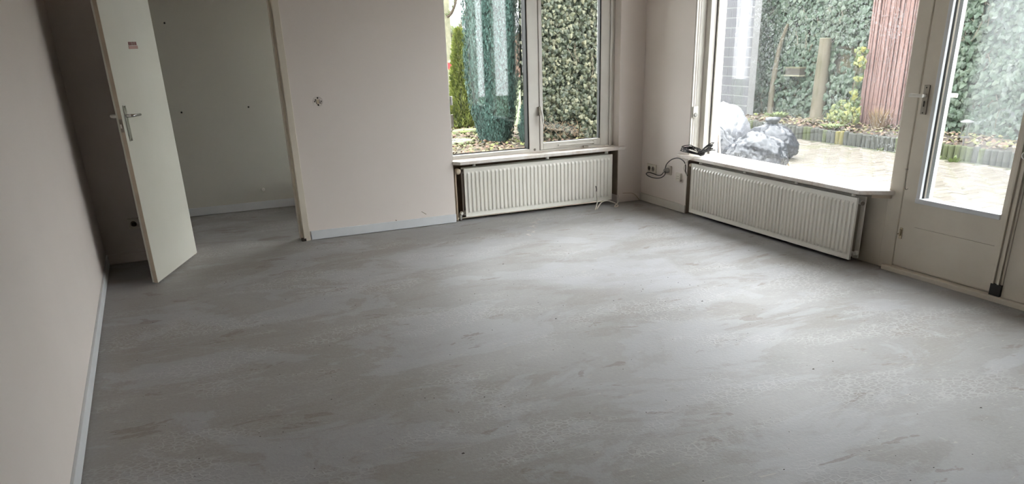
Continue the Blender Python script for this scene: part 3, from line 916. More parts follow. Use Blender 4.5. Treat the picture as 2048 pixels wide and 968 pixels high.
# open flush junction box
jb = thing('junction_box', (-2.955, 0, 1.068), 'open round junction box in the plaster left of the tall window', 'junction box')
MJ = Matrix(((1, 0, 0, -2.955), (0, 0, -1, 0), (0, 1, 0, 1.068), (0, 0, 0, 1)))
rim = MB()
for k in range(24):
    a0, a1 = 2 * math.pi * k / 24, 2 * math.pi * (k + 1) / 24
    vs = [MJ @ Vector((r * math.cos(a), r * math.sin(a), z)) for a in (a0, a1) for r, z in ((0.040, 0.0005), (0.040, 0.002), (0.036, 0.002), (0.036, 0.0005))]
    rim.add(vs, [(0, 4, 5, 1), (1, 5, 6, 2), (2, 6, 7, 3)])
rim.build('rim', 'plaster', jb)
hole = MB()
for cx_, cy_, r in ((0, 0.026, 0.0065), (0, -0.026, 0.0065), (-0.025, 0, 0.005), (0.025, 0, 0.005), (-0.02, 0.012, 0.004), (0.019, -0.012, 0.004)):
    hole.lathe([(r, 0), (r, 0.0012)], MJ @ Matrix.Translation((cx_, cy_, 0.0)), 10)
hole.box(-0.016, -0.013, -0.018, 0.018, 0, 0.001, MJ).box(0.010, 0.013, -0.016, 0.016, 0, 0.001, MJ)
hole.build('openings', 'dark_gap', jb)
MB().box(-0.011, 0.009, -0.017, 0.016, 0, 0.0016, MJ).build('terminal_block', 'valve_ivory', jb)
# blind cord winder on the window reveal
cw = thing('cord_winder', (0.04, -0.745, 0.81), 'white blind cord winder on the window reveal', 'cord winder')
B('body', 'lever_white', cw, 0.012, 0.058, -0.762, -0.745, 0.805, 0.895, bev=0.004)
MB().lathe([(0.017, 0), (0.017, 0.006), (0.012, 0.009)], Matrix.Translation((0.034, -0.762, 0.828)) @ Matrix.Rotation(math.pi / 2, 4, 'X'), 14).build('drum', 'plug_grey', cw)
# door stop and old screw holes in the hall
ds = thing('door_stop', (-3.305, 1.6, 0.19), 'small white round door stop low on the hall wall', 'door stop')
MB().lathe([(0.010, 0), (0.010, 0.02), (0.016, 0.026), (0.018, 0.036), (0.012, 0.045)], Matrix.Translation((-3.305, 1.6, 0.194)) @ Matrix.Rotation(math.pi / 2, 4, 'X'), 12).build('knob', 'lever_white', ds)
for i, (x, z, lab) in enumerate(((-3.316, 0.953, 'dark screw plug at mid height of the hall wall'), (-3.909, 1.685, 'dark screw plug high on the hall wall beside the door'), (-3.909, 0.942, 'tiny dark screw plug on the hall wall close to the open door'))):
    p = MB().lathe([(0.008, 0), (0.008, 0.003), (0.004, 0.004)], Matrix.Translation((x, 1.6, z)) @ Matrix.Rotation(math.pi / 2, 4, 'X'), 10).build('wall_plug', 'dark_gap')
    tag(p, lab, 'wall plug', 'old screw plugs in the hall wall')

# extension cord: plug, loose loop, and a coil lying on the sill
ec = thing('extension_cord', (-0.03, -0.60, 0.33), 'black extension cord plugged in and coiled on the broad sill', 'cord')
MB().lathe([(0.021, 0.0), (0.022, 0.01), (0.021, 0.028), (0.013, 0.040), (0.008, 0.044)], M1 @ Matrix.Translation((0, 0, 0.0165)), 16).build('plug', 'plug_grey', ec)


def at_x(u, v, x):
    d = _fw + _R * ((u - 1024) / F_PX) - _U * ((v - CY_PX) / F_PX)
    t = (x - CAM.x) / d.x
    return CAM + d * t


loop = [(-0.058, -0.478, 0.335)]
for (zx, zy, x) in ((400, 640, -0.065), (340, 688, -0.06), (250, 696, -0.05), (150, 670, -0.04), (100, 628, -0.03), (135, 605, -0.02), (200, 618, -0.02), (280, 648, -0.022), (340, 645, -0.025), (380, 600, -0.03), (405, 540, -0.035), (430, 470, -0.04), (500, 402, -0.045), (590, 372, -0.05), (660, 390, -0.05), (710, 430, -0.048), (738, 500, -0.045), (735, 590, -0.04), (762, 662, -0.035)):
    loop.append(at_x(1280 + zx / 8.065, 270 + zy / 8.065, x))
MB().tube(bez(loop, 6), 0.0042, 6).build('lead', 'cable_black', ec)
back = [at_x(1280 + zx / 8.065, 270 + zy / 8.065, x) for (zx, zy, x) in ((762, 664, -0.034), (725, 600, -0.05), (705, 530, -0.06), (735, 460, -0.07), (800, 395, -0.076), (880, 356, -0.078))]
back += [Vector((-0.060, -0.95, 0.512)), Vector((-0.04, -0.96, 0.509)), Vector((0.0, -0.94, 0.515))]
MB().tube(bez(back, 6), 0.0038, 6).build('grey_lead', 'cable_white', ec)
cc = Vector((0.0, -0.925, 0.515))
rng = random.Random(3)
co = MB()
# left lobes lie over the end of the sill, right lobes spring up towards the window
for k in range(9):
    L = 0.25 * (1 - 0.04 * k) + rng.uniform(-0.03, 0.02)
    w = 0.022 + 0.0045 * k + rng.uniform(-0.008, 0.01)
    zz = 0.004 + rng.uniform(0.0, 0.012)
    hh = rng.uniform(0.01, 0.055)
    pts = []
    for j in range(14):
        a = 2 * math.pi * j / 14
        h = 0.5 * (1 - math.cos(a))
        pts.append(cc + Vector((-0.042 * h + w * math.sin(a) * 0.7, L * h, zz + hh * h * 0.75 + 0.03 * max(0.0, math.sin(a)) * rng.uniform(0.5, 1.2))))
    co.tube(bez(pts + [pts[0]], 3), 0.0034, 5)
for k in range(7):
    L = 0.15 + rng.uniform(-0.05, 0.03)
    w = 0.018 + rng.uniform(-0.006, 0.016)
    lift = rng.uniform(0.01, 0.10)
    pts = []
    for j in range(14):
        a = 2 * math.pi * j / 14
        h = 0.5 * (1 - math.cos(a))
        pts.append(cc + Vector((w * math.sin(a) + 0.02 * h, -L * h, 0.006 + 0.003 * k + lift * h + 0.012 * abs(math.sin(a)))))
    co.tube(bez(pts + [pts[0]], 3), 0.0034, 5)
co.build('coil', 'cable_black', ec)
tie = MB()
for k in range(3):
    pts = [cc + Vector((0.028 * math.cos(2 * math.pi * j / 10), 0.006 * (k - 1), 0.022 + 0.02 * math.sin(2 * math.pi * j / 10))) for j in range(11)]
    tie.tube(pts, 0.005, 6)
tie.build('tie', 'cable_black', ec)

# loose white wires at the foot of the left radiator
wire = thing('loose_wire', (-0.60, -0.19, 0.0), 'loose white wire rising in front of the left radiator', 'wire')
MB().tube(bez([(-0.60, -0.195, 0.004), (-0.575, -0.165, 0.02), (-0.545, -0.13, 0.06), (-0.54, -0.115, 0.105), (-0.545, -0.11, 0.15)], 5), 0.0058, 6).build('wire', 'cable_white', wire)
MB().tube(bez([(-0.545, -0.11, 0.15), (-0.543, -0.108, 0.175), (-0.549, -0.106, 0.20)], 4), 0.0045, 6).build('wire_end', 'cable_black', wire)
wire = thing('loose_wire', (-0.40, -0.05, 0.0), 'white wire arching over the floor to the niche corner', 'wire')
MB().tube(bez([(-0.575, -0.18, 0.005), (-0.53, -0.13, 0.02), (-0.47, -0.09, 0.045), (-0.41, -0.09, 0.05), (-0.36, -0.11, 0.03), (-0.335, -0.13, 0.012), (-0.345, -0.165, 0.006), (-0.385, -0.19, 0.006), (-0.38, -0.165, 0.01), (-0.335, -0.125, 0.018), (-0.295, -0.075, 0.02), (-0.265, -0.03, 0.04), (-0.262, -0.02, 0.055)], 5), 0.0058, 6).build('wire', 'cable_white', wire)
wire = thing('loose_wire', (-0.1, -0.02, 0.07), 'thin brown wire drooping over the baseboard at the corner', 'wire')
MB().tube(bez([(-0.20, -0.004, 0.085), (-0.15, -0.010, 0.083), (-0.09, -0.016, 0.070), (-0.05, -0.02, 0.035), (-0.025, -0.02, 0.005)], 5), 0.0032, 6).build('wire', 'raw_edge', wire)

# chipped plaster marks above the baseboard
for (x, z, w, h, lab) in ((-2.17, 0.115, 0.05, 0.004, 'short scratch in the plaster above the grey baseboard'), (-2.42, 0.080, 0.012, 0.006, 'small dark chip at the top of the grey baseboard')):
    ch = MB().box(-w / 2, w / 2, -0.0008, 0.0, -h / 2, h / 2, Matrix.Translation((x, 0, z)) @ Matrix.Rotation(0.6, 4, 'Y')).build('plaster_chip', 'niche_brown')
    tag(ch, lab, 'mark')

# pale zigzag smear of filler in front of the left radiator
zs = MB()
rng = random.Random(19)
p0, p1 = Vector((-1.215, -0.27, 0)), Vector((-1.545, -0.80, 0))
for k in range(34):
    t = k / 33
    c = p0.lerp(p1, t) + Vector((math.sin(t * 26) * 0.028 + rng.uniform(-0.012, 0.012), 0, 0))
    if rng.random() < 0.15:
        continue
    r = rng.uniform(0.006, 0.017)
    n = 7
    ring = [(c.x + r * rng.uniform(0.7, 1.7) * math.cos(6.283 * j / n), c.y + r * rng.uniform(0.5, 1.0) * math.sin(6.283 * j / n)) for j in range(n)]
    zs.prism(ring, 0.0, 0.0012 + 0.0004 * rng.random())
tag(zs.build('filler_smear', 'filler_pale'), 'pale zigzag filler smear on the floor before the left radiator', 'stain', None, 'stuff')

# crumbs of plaster on the floor: far too many and too small to count
cr = MB()
rng = random.Random(11)
for k in range(520):
    x, y = rng.uniform(XL + 0.05, -0.2), rng.uniform(-5.2, -0.3)
    s = rng.uniform(0.0015, 0.0045) * (1.8 if rng.random() < 0.06 else 1)
    a = rng.uniform(0, 6.28)
    Mx = Matrix.Translation((x, y, 0)) @ Matrix.Rotation(a, 4, 'Z')
    t = s * 0.6
    cr.add([Mx @ Vector(p) for p in ((-s, -s * 0.7, 0), (s, -s * 0.5, 0), (s * 0.8, s * 0.7, 0), (-s * 0.7, s * 0.6, 0), (0, 0, t))], [(0, 1, 4), (1, 2, 4), (2, 3, 4), (3, 0, 4)])
tag(cr.build('plaster_crumbs', 'crumb'), 'scattered plaster crumbs and grit on the screed floor', 'debris', None, 'stuff')

# ------------------------------------------------------------------ the garden
ZP = -0.10                                 # paving level
GX0, GX1 = 0.36, 4.82
S('ground', MB().box(-14, 40, -16, 45, -0.6, -0.155), 'lawn', 'garden ground beyond the paving and beds', 'ground')


def bumpy(name, x0, x1, y0, y1, z, amp, mat, label, nx=60, ny=60, cat='garden bed'):
    vs = [(x0 + (x1 - x0) * i / nx, y0 + (y1 - y0) * j / ny, 0) for j in range(ny + 1) for i in range(nx + 1)]
    vs = [(x, y, z + amp * noise.noise(Vector((x * 2.3, y * 2.3, 1.7))) + amp * 0.5 * noise.noise(Vector((x * 7, y * 7, 4.1)))) for x, y, _ in vs]
    fs = [(j * (nx + 1) + i, j * (nx + 1) + i + 1, (j + 1) * (nx + 1) + i + 1, (j + 1) * (nx + 1) + i) for j in range(ny) for i in range(nx)]
    mb = MB().add(vs, fs, True)
    return S(name, mb, mat, label, cat)


bumpy('mulch_bed', -2.5, 2.2, 0.36, 13.0, -0.10, 0.035, 'mulch', 'brown mulch bed outside the tall window', 60, 130)
bumpy('soil_bed', 4.93, 6.4, -4.5, 6.5, 0.03, 0.035, 'soil', 'raised soil bed behind the edging posts', 24, 150)

# patio in herringbone
patio = S('patio', MB().box(GX0 - 0.02, GX1 + 0.02, -5.5, 4.6, -0.4, ZP - 0.008), 'joint_sand', 'herringbone brick patio outside the large window', 'patio')
w = 0.065
cells = set()
cand = []
gx, gy = int((GX1 - GX0) / w), int(10.0 / w)
for i in range(gx):
    for j in range(gy):
        d = (i - j) % 6
        if d < 3:
            key = ('h', i - d, j)
        else:
            key = ('v', i, j - (5 - d))
        if key in cells:
            continue
        cells.add(key)
        k, a, b_ = key
        cx_ = GX0 + (a + (1.5 if k == 'h' else 0.5)) * w
        cy_ = -5.4 + (b_ + (1.5 if k == 'v' else 0.5)) * w
        if cx_ < GX0 + 0.1 or cx_ > GX1 - 0.1 or cy_ > 4.45:
            continue
        cand.append((k, cx_, cy_))


def brick_shape(kind):
    L, W_ = 0.0955, 0.030
    hx, hy = (L, W_) if kind == 'h' else (W_, L)
    c = 0.004
    vs = [(-hx, -hy, -0.03), (hx, -hy, -0.03), (hx, hy, -0.03), (-hx, hy, -0.03),
          (-hx, -hy, -c), (hx, -hy, -c), (hx, hy, -c), (-hx, hy, -c),
          (-hx + c, -hy + c, 0), (hx - c, -hy + c, 0), (hx - c, hy - c, 0), (-hx + c, hy - c, 0)]
    fs = []
    for r in (0, 4):
        for q in range(4):
            fs.append((r + q, r + (q + 1) % 4, r + 4 + (q + 1) % 4, r + 4 + q))
    fs.append((8, 9, 10, 11))
    return vs, fs


def in_view(x, y):
    u, v = project((x, y, ZP))
    if 1585 < u < 1795:
        return 280 < v < 318 + (u - 1585) * 0.255 - 3
    if 1850 < u < 1990:
        return 315 < v < 392 + (u - 1840) * 0.21
    return False


rng = random.Random(5)
seen = sorted([c for c in cand if in_view(c[1], c[2])], key=lambda c: (Vector((c[1], c[2], ZP)) - CAM).length)[:300]
seen_set = set(seen)
bm_h = MB(); bm_h.add(*brick_shape('h')); me_h = bm_h.mesh('brick', 'paving_brick')
bm_v = MB(); bm_v.add(*brick_shape('v')); me_v = bm_v.mesh('brick', 'paving_brick')
rest = MB()
for c in cand:
    dz = rng.uniform(-0.003, 0.003)
    tx, ty = rng.uniform(-0.012, 0.012), rng.uniform(-0.012, 0.012)
    if c in seen_set:
        o = bpy.data.objects.new('brick', me_h if c[0] == 'h' else me_v)
        COL.objects.link(o)
        o.parent = patio
        o.location = (c[1], c[2], ZP + dz)
        o.rotation_euler = (tx, ty, 0)
    else:
        vs, fs = brick_shape(c[0])
        rest.add([(c[1] + p[0], c[2] + p[1], ZP + dz + p[2] + p[0] * -ty + p[1] * tx) for p in vs], fs)
ro = rest.build('brick_paving', 'paving_brick', patio)
ro['kind'] = 'stuff'

# edging of round posts
edging = thing('palisade_edging', (4.88, 1.0, ZP), 'low row of round concrete edging posts holding the raised bed', 'edging')
pmb = {}
for mt in ('palisade_grey', 'palisade_moss', 'palisade_yellow'):
    pmb[mt] = MB().lathe([(0.041, -0.1), (0.041, 0.155), (0.036, 0.168), (0.02, 0.172)], None, 10).mesh('palisade', mt)
rng = random.Random(9)
yy = -3.2
while yy < 5.2:
    mt = 'palisade_grey'
    if 0.35 < yy < 1.15 or rng.random() < 0.08:
        mt = 'palisade_moss'
    if abs(yy - 2.48) < 0.09:
        mt = 'palisade_yellow'
    o = bpy.data.objects.new('palisade', pmb[mt])
    COL.objects.link(o)
    o.parent = edging
    o.matrix_parent_inverse = edging.matrix_basis.inverted()
    o.location = (4.88 + rng.uniform(-0.006, 0.006), yy, ZP + rng.uniform(-0.012, 0.008))
    o.rotation_euler = (rng.uniform(-0.02, 0.02), rng.uniform(-0.03, 0.03), rng.uniform(0, 6))
    yy += 0.083

# ------------------------------------------------------------------ foliage helpers
LEAF = [(0, 0), (0.28, -0.10), (0.52, 0.18), (0.34, 0.42), (0.30, 0.66), (0, 1.0), (-0.30, 0.66), (-0.34, 0.42), (-0.52, 0.18), (-0.28, -0.10)]


def leaf_geo(fold=0.12):
    vs = [(0, 0.35, fold)] + [(x, y, -0.06 * y) for x, y in LEAF]
    n = len(LEAF)
    fs = [(0, 1 + i, 1 + (i + 1) % n) for i in range(n)]
    return vs, fs


LV, LFc = leaf_geo()


def leaf_frame(pos, normal, size, rng, droop=0.9):
    n = Vector(normal)
    n = (n + Vector((rng.uniform(-0.55, 0.55), rng.uniform(-0.55, 0.55), rng.uniform(-0.1, 0.75)))).normalized()
    d = Vector((rng.uniform(-0.7, 0.7), rng.uniform(-0.7, 0.7), -droop))
    y = (d - n * d.dot(n)).normalized()
    x = y.cross(n)
    M = Matrix(((x.x, y.x, n.x, pos[0]), (x.y, y.y, n.y, pos[1]), (x.z, y.z, n.z, pos[2]), (0, 0, 0, 1)))
    return M @ Matrix.Diagonal((size, size, size, 1))


def ivy(name, label, mat, where, normal, count, smin, smax, n_single, score, base=(0, 0, 0), vines=0, group=None, seed=1):
    """where(rng) gives a point; the leaves that score best become single leaf parts"""
    rng = random.Random(seed)
    t = thing(name, base, label, 'ivy', group)
    inv = t.matrix_basis.inverted()
    fr = []
    for k in range(count):
        p = where(rng)
        if p is None:
            continue
        fr.append((leaf_frame(p, normal, rng.uniform(smin, smax), rng), p))
    ranked = sorted(range(len(fr)), key=lambda i: -score(fr[i]))
    single = set(ranked[:n_single])
    lm = MB().add(LV, LFc).mesh('leaf', mat)
    st = MB()
    for i, (M, p) in enumerate(fr):
        if i in single:
            o = bpy.data.objects.new('leaf', lm)
            COL.objects.link(o)
            o.parent = t
            o.matrix_parent_inverse = inv
            o.matrix_basis = M
        else:
            st.add([M @ Vector(v) for v in LV], LFc)
    so_ = st.build('foliage', mat, t)
    so_['kind'] = 'stuff'
    if vines:
        vm = MB()
        for k in range(vines):
            p = where(rng)
            if p is None:
                continue
            p = Vector(p)
            pts = [p]
            for q in range(5):
                p = p + Vector((rng.uniform(-0.1, 0.1) * (1 - abs(normal[0])) , rng.uniform(-0.1, 0.1) * (1 - abs(normal[1])), rng.uniform(-0.13, 0.05))) + Vector(normal) * rng.uniform(-0.03, 0.04)
                pts.append(p)
            vm.tube(pts, rng.uniform(0.003, 0.007), 4, False)
        vo_ = vm.build('stems', 'vine', t)
        vo_['kind'] = 'stuff'
    return t


def visible_score(rects):
    def f(e):
        u, v = project(e[1])
        ok = any(a < u < b and c < v < d for a, b, c, d in rects)
        size = e[0].to_scale().x
        return (100 if ok else 0) + size * 10 / (Vector(e[1]) - CAM).length + (e[1][0] * 0.0)
    return f


# board fence behind the raised bed
XFN = 6.12
fence = thing('board_fence', (XFN, 1.0, 0.0), 'mossy board fence with posts largely hidden under ivy', 'fence')
bm_ = MB().box(-0.012, 0.012, -0.899, 0.899, -0.094, 0.094).mesh('board', 'fence_wood')
pm_ = MB().box(-0.045, 0.045, -0.045, 0.045, 0, 2.0).mesh('post', 'fence_wood')
rng = random.Random(2)
for k in range(6):
    yc = -2.9 + 1.8 * k
    for r in range(11):
        o = link('board', bm_, fence)
        o.location = (XFN + (0.008 if r % 2 else -0.008) + rng.uniform(-0.003, 0.003), yc, 0.12 + 0.182 * r)
        o.rotation_euler = (0, rng.uniform(-0.02, 0.02), 0)
    o = link('post', pm_, fence)
    o.location = (XFN + 0.06, yc + 0.9, 0.0)

def where_fence(rng):
    y = rng.uniform(-3.4, 7.2) if rng.random() < 0.25 else rng.uniform(0.6, 6.6)
    z = 2.75 * rng.random()
    # bare places: mossy boards right of the stump, and behind the reed screen
    if 2.35 < y < 3.15 and z < 1.9:
        return None
    if 3.2 < y < 3.95 and 0.72 < z < 1.16 and rng.random() < 0.9:
        return None
    if 4.35 < y < 6.0 and z < 1.0 and rng.random() < 0.35:
        return None
    d = 0.04 + 0.22 * rng.random() * (0.6 + 0.6 * noise.noise(Vector((y * 1.3, z * 1.3, 0))))
    return (XFN - 0.05 - d, y, z + 0.03)


ivy('ivy_hedge', 'dark green ivy covering the board fence behind the patio', 'ivy_leaf', where_fence, (-1, -0.25, 0), 15000, 0.055, 0.105, 300, visible_score([(1515, 1735, 0, 235), (1880, 1945, 0, 290)]), (XFN - 0.2, 1.0, 0.0), vines=260, seed=21)
B('dark_core', 'foliage_dark', bpy.data.objects['ivy_hedge'], XFN + 0.03, XFN + 0.10, -3.5, 7.3, 1.95, 2.75)  # near-black slab painting in the shade deep inside the ivy

# ivy hedge outside the tall window
def where_h1(rng):
    x = rng.uniform(1.12, 3.9)
    z = rng.uniform(-0.06, 2.7)
    if x < 2.05 and z < 0.28 and rng.random() < 0.8:
        return None
    d = rng.uniform(0.0, 0.24)
    return (x, 5.32 - d, z)


h1 = ivy('ivy_hedge', 'pale variegated ivy hedge beyond the right pane of the tall window', 'ivy_leaf_pale', where_h1, (-0.35, -0.94, 0), 12000, 0.036, 0.072, 300, visible_score([(1078, 1200, 0, 280), (1030, 1050, 0, 260)]), (2.4, 5.3, -0.1), vines=150, seed=5)
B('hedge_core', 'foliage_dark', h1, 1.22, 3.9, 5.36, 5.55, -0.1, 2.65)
# clipped hedge out of direct view, added to darken what the tall window reflects
bh = thing('reflection_hedge', (3.3, -7.6, -0.15), 'long clipped hedge added out of view to dim the window reflections', 'hedge')
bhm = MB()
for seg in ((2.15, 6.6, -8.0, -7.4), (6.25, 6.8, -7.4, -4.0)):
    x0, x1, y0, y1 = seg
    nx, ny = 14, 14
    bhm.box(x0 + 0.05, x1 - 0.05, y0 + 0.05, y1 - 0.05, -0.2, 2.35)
bhm.build('dark_core', 'foliage_dark', bh)
rng = random.Random(77)
hs = MB()
for k in range(6000):
    if k % 3:
        p = (rng.uniform(2.15, 6.6), -7.36 + rng.uniform(-0.04, 0.1), rng.uniform(-0.1, 2.4))
        nn = (0, 1, 0)
    else:
        p = (6.2 + rng.uniform(-0.1, 0.04), rng.uniform(-7.4, -4.05), rng.uniform(-0.1, 2.4))
        nn = (-1, 0, 0)
    M = leaf_frame(p, nn, rng.uniform(0.07, 0.13), rng)
    hs.add([M @ Vector(v) for v in LV], LFc)
o = hs.build('foliage', 'ivy_leaf', bh)
o['kind'] = 'stuff'

# bare twigs at the foot of that hedge
tw = MB()
rng = random.Random(31)
for k in range(120):
    p = Vector((rng.uniform(1.3, 2.1), rng.uniform(5.05, 5.25), rng.uniform(-0.08, 0.2)))
    q = p + Vector((rng.uniform(-0.14, 0.14), rng.uniform(-0.08, 0.08), rng.uniform(-0.05, 0.12)))
    tw.tube([p, (p + q) / 2 + Vector((0, 0, rng.uniform(-0.02, 0.02))), q], 0.004, 4, False)
o = tw.build('dry_twigs', 'dry_grass', h1)
o['kind'] = 'stuff'


# ------------------------------------------------------------------ conifers
def spray_geo(kind):
    if kind == 'scale':
        vs = [(0, 0, 0), (0.10, 0.35, 0.02), (0, 1.0, 0), (-0.10, 0.35, 0.02), (0.34, 0.62, 0.04), (-0.34, 0.62, 0.04)]
        fs = [(0, 1, 2, 3), (0, 4, 1), (0, 3, 5)]
    else:
        vs = [(0, 0, 0), (0.14, 0.5, 0.05), (0, 1.0, 0), (-0.14, 0.5, -0.05), (0.05, 0.5, 0.16), (-0.05, 0.5, -0.16)]
        fs = [(0, 1, 2, 3), (0, 4, 2, 5)]
    return vs, fs


def conifer(name, label, base, prof, n, size, mats, kind, seed, up=0.9, lumps=5, group='conifers in the garden'):
    """prof: list of (height, radius)"""
    rng = random.Random(seed)
    t = thing(name, base, label, 'conifer', group)
    bx, by, bz = base
    H = prof[-1][0]

    def rad(h):
        for (a, ra), (c, rc) in zip(prof, prof[1:]):
            if a <= h <= c:
                return ra + (rc - ra) * (h - a) / max(1e-6, c - a)
        return prof[-1][1]

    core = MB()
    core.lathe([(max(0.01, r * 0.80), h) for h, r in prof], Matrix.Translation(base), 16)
    core.build('dark_core', mats[1], t)
    MB().tube([(bx, by, bz - 0.1), (bx, by, bz + 0.5)], 0.05, 8).build('trunk', 'stem_brown', t)
    gv, gf = spray_geo(kind)
    st = MB()
    for k in range(n):
        h = H * rng.random() ** 0.9
        a = rng.uniform(0, 2 * math.pi)
        r = rad(h) * (0.86 + (0.17 if kind == 'scale' else 0.42) * noise.noise(Vector((math.cos(a) * lumps * 0.5, math.sin(a) * lumps * 0.5, h * (1.2 if kind == 'scale' else 6)))) + rng.uniform(-0.04, 0.07))
        o = Vector((math.cos(a), math.sin(a), 0))
        y = (o * (1 - up) + Vector((0, 0, up)) + Vector((rng.uniform(-0.35, 0.35), rng.uniform(-0.35, 0.35), rng.uniform(-0.3, 0.3)))).normalized()
        x = y.cross(o + Vector((rng.uniform(-0.6, 0.6), rng.uniform(-0.6, 0.6), rng.uniform(-0.4, 0.4)))).normalized()
        z = x.cross(y)
        s = size * rng.uniform(0.6, 1.3)
        M = Matrix(((x.x * s, y.x * s, z.x * s, bx + o.x * r), (x.y * s, y.y * s, z.y * s, by + o.y * r), (x.z * s, y.z * s, z.z * s, bz + h), (0, 0, 0, 1)))
        st.add([M @ Vector(v) for v in gv], gf)
    f = st.build('foliage', mats[0], t)
    f['kind'] = 'stuff'
    return t


conifer('columnar_conifer', 'tall blue-green columnar conifer close outside the left pane', (0.84, 5.75, -0.12), [(0.0, 0.24), (0.12, 0.30), (0.5, 0.39), (1.1, 0.45), (2.2, 0.47), (3.0, 0.40), (3.6, 0.12)], 30000, 0.055, ('conifer_spray', 'conifer_core'), 'scale', 1, 0.88)
conifer('columnar_conifer', 'small blue-green conifer sprig low against the ivy hedge', (1.12, 5.05, -0.12), [(0.0, 0.06), (0.1, 0.15), (0.3, 0.18), (0.55, 0.12), (0.75, 0.02)], 1500, 0.06, ('conifer_spray', 'conifer_core'), 'scale', 4, 0.8)
conifer('dwarf_conifer', 'yellow-green cone-shaped dwarf conifer behind the tall one', (1.12, 8.0, -0.12), [(0.0, 0.14), (0.15, 0.24), (0.45, 0.23), (0.9, 0.16), (1.35, 0.09), (1.7, 0.01)], 6500, 0.085, ('dwarf_spray', 'dwarf_core'), 'needle', 2, 0.55, 9)


def shrub(name, label, base, r, n, size, mat, seed, core='dwarf_core', cat='shrub', group=None):
    rng = random.Random(seed)
    t = thing(name, base, label, cat, group)
    c = Vector(base) + Vector((0, 0, r[2] * 0.9))
    ico = bmesh.new()
    bmesh.ops.create_icosphere(ico, subdivisions=2, radius=1.0)
    vs = [(c.x + v.co.x * r[0] * 0.72, c.y + v.co.y * r[1] * 0.72, c.z + v.co.z * r[2] * 0.72) for v in ico.verts]
    fs = [tuple(v.index for v in f.verts) for f in ico.faces]
    ico.free()
    MB().add(vs, fs, True).build('dark_core', core, t)
    gv, gf = spray_geo('needle')
    st = MB()
    for k in range(n):
        o = Vector((rng.gauss(0, 1), rng.gauss(0, 1), rng.gauss(0, 1))).normalized()
        k2 = 0.9 + 0.2 * noise.noise(o * 3.1) + rng.uniform(-0.08, 0.1)
        p = c + Vector((o.x * r[0], o.y * r[1], o.z * r[2])) * k2
        y = (o + Vector((rng.uniform(-0.7, 0.7), rng.uniform(-0.7, 0.7), rng.uniform(-0.2, 0.9)))).normalized()
        x = y.orthogonal().normalized()
        z = x.cross(y)
        s = size * rng.uniform(0.6, 1.3)
        M = Matrix(((x.x * s, y.x * s, z.x * s, p.x), (x.y * s, y.y * s, z.y * s, p.y), (x.z * s, y.z * s, z.z * s, p.z), (0, 0, 0, 1)))
        st.add([M @ Vector(v) for v in gv], gf)
    f = st.build('foliage', mat, t)
    f['kind'] = 'stuff'
    return t


shrub('garden_shrub', 'round green shrub behind the red board', (2.75, 13.2, -0.15), (0.75, 0.6, 0.62), 2600, 0.10, 'shrub_spray', 3, group='shrubs far behind the window')
shrub('garden_shrub', 'pale feathery shrub below the grey roof', (3.7, 16.5, -0.15), (1.1, 0.8, 0.95), 2600, 0.14, 'shrub_spray', 8, group='shrubs far behind the window')

# far tree with upswept spiny branches
tree = thing('spiny_tree', (2.42, 12.4, -0.15), 'pale spiny tree with upswept branches behind the tall window', 'tree')
MB().tube([(2.42, 12.4, -0.2), (2.42, 12.4, 1.2), (2.44, 12.4, 2.2), (2.45, 12.4, 4.0)], [0.11, 0.10, 0.085, 0.05], 10).build('trunk', 'pale_bark', tree)
rng = random.Random(14)
for k, (z, dx, dy, up_) in enumerate(((1.50, 0.46, -0.1, 0.48), (1.5, -0.45, -0.1, 0.4), (2.05, -0.5, 0.1, 0.5), (2.6, 0.5, 0.1, 0.5), (1.9, 0.1, -0.5, 0.4), (2.9, -0.4, -0.2, 0.4))):
    pts = bez([(2.43, 12.4, z), (2.43 + dx * 0.4, 12.4 + dy * 0.4, z + 0.05), (2.43 + dx * 0.8, 12.4 + dy * 0.8, z + up_ * 0.55), (2.43 + dx, 12.4 + dy, z + up_)], 5)
    br = MB().tube(pts, [0.035] * 8 + [0.03] * 6 + [0.02] * 2, 6).build('branch', 'stem_brown', tree)
    sp_ = MB()
    for p in pts:
        for q in range(7):
            d = Vector((rng.uniform(-1, 1), rng.uniform(-1, 1), rng.uniform(0.1, 1.3))).normalized() * rng.uniform(0.07, 0.15)
            sp_.tube([p, p + d], [0.012, 0.002], 4, False)
    s_ = sp_.build('spines', 'shrub_spray', br)
    s_['kind'] = 'stuff'

# red board on white posts
rb = thing('red_sign', (2.36, 12.0, -0.15), 'small red board on white posts far behind the dwarf conifer', 'sign')
MB().box(2.255, 2.42, 11.98, 12.0, 0.80, 0.945).build('board', 'red_board', rb)
MB().box(2.425, 2.455, 11.98, 12.01, -0.2, 1.0).build('post', 'white_board', rb)
MB().box(2.30, 2.33, 12.001, 12.03, -0.2, 0.985).build('post', 'white_board', rb)
MB().box(2.36, 2.385, 12.001, 12.03, -0.2, 0.985).build('post', 'white_board', rb)

# neighbouring house far behind
nh = thing('house', (9.0, 27.0, -0.2), 'distant house with a low grey roof under the white sky', 'house')
MB().box(3.0, 15.0, 25.5, 33.0, -0.3, 1.55).build('wall', 'exterior_brick', nh)
MB().add([(2.6, 25.0, 1.5), (15.4, 25.0, 1.5), (15.4, 33.5, 1.5), (2.6, 33.5, 1.5), (4.0, 27.0, 2.2), (14.0, 27.0, 2.2), (14.0, 31.5, 2.2), (4.0, 31.5, 2.2)], [(0, 1, 5, 4), (1, 2, 6, 5), (2, 3, 7, 6), (3, 0, 4, 7), (4, 5, 6, 7), (3, 2, 1, 0)]).build('roof', 'roof_grey', nh)


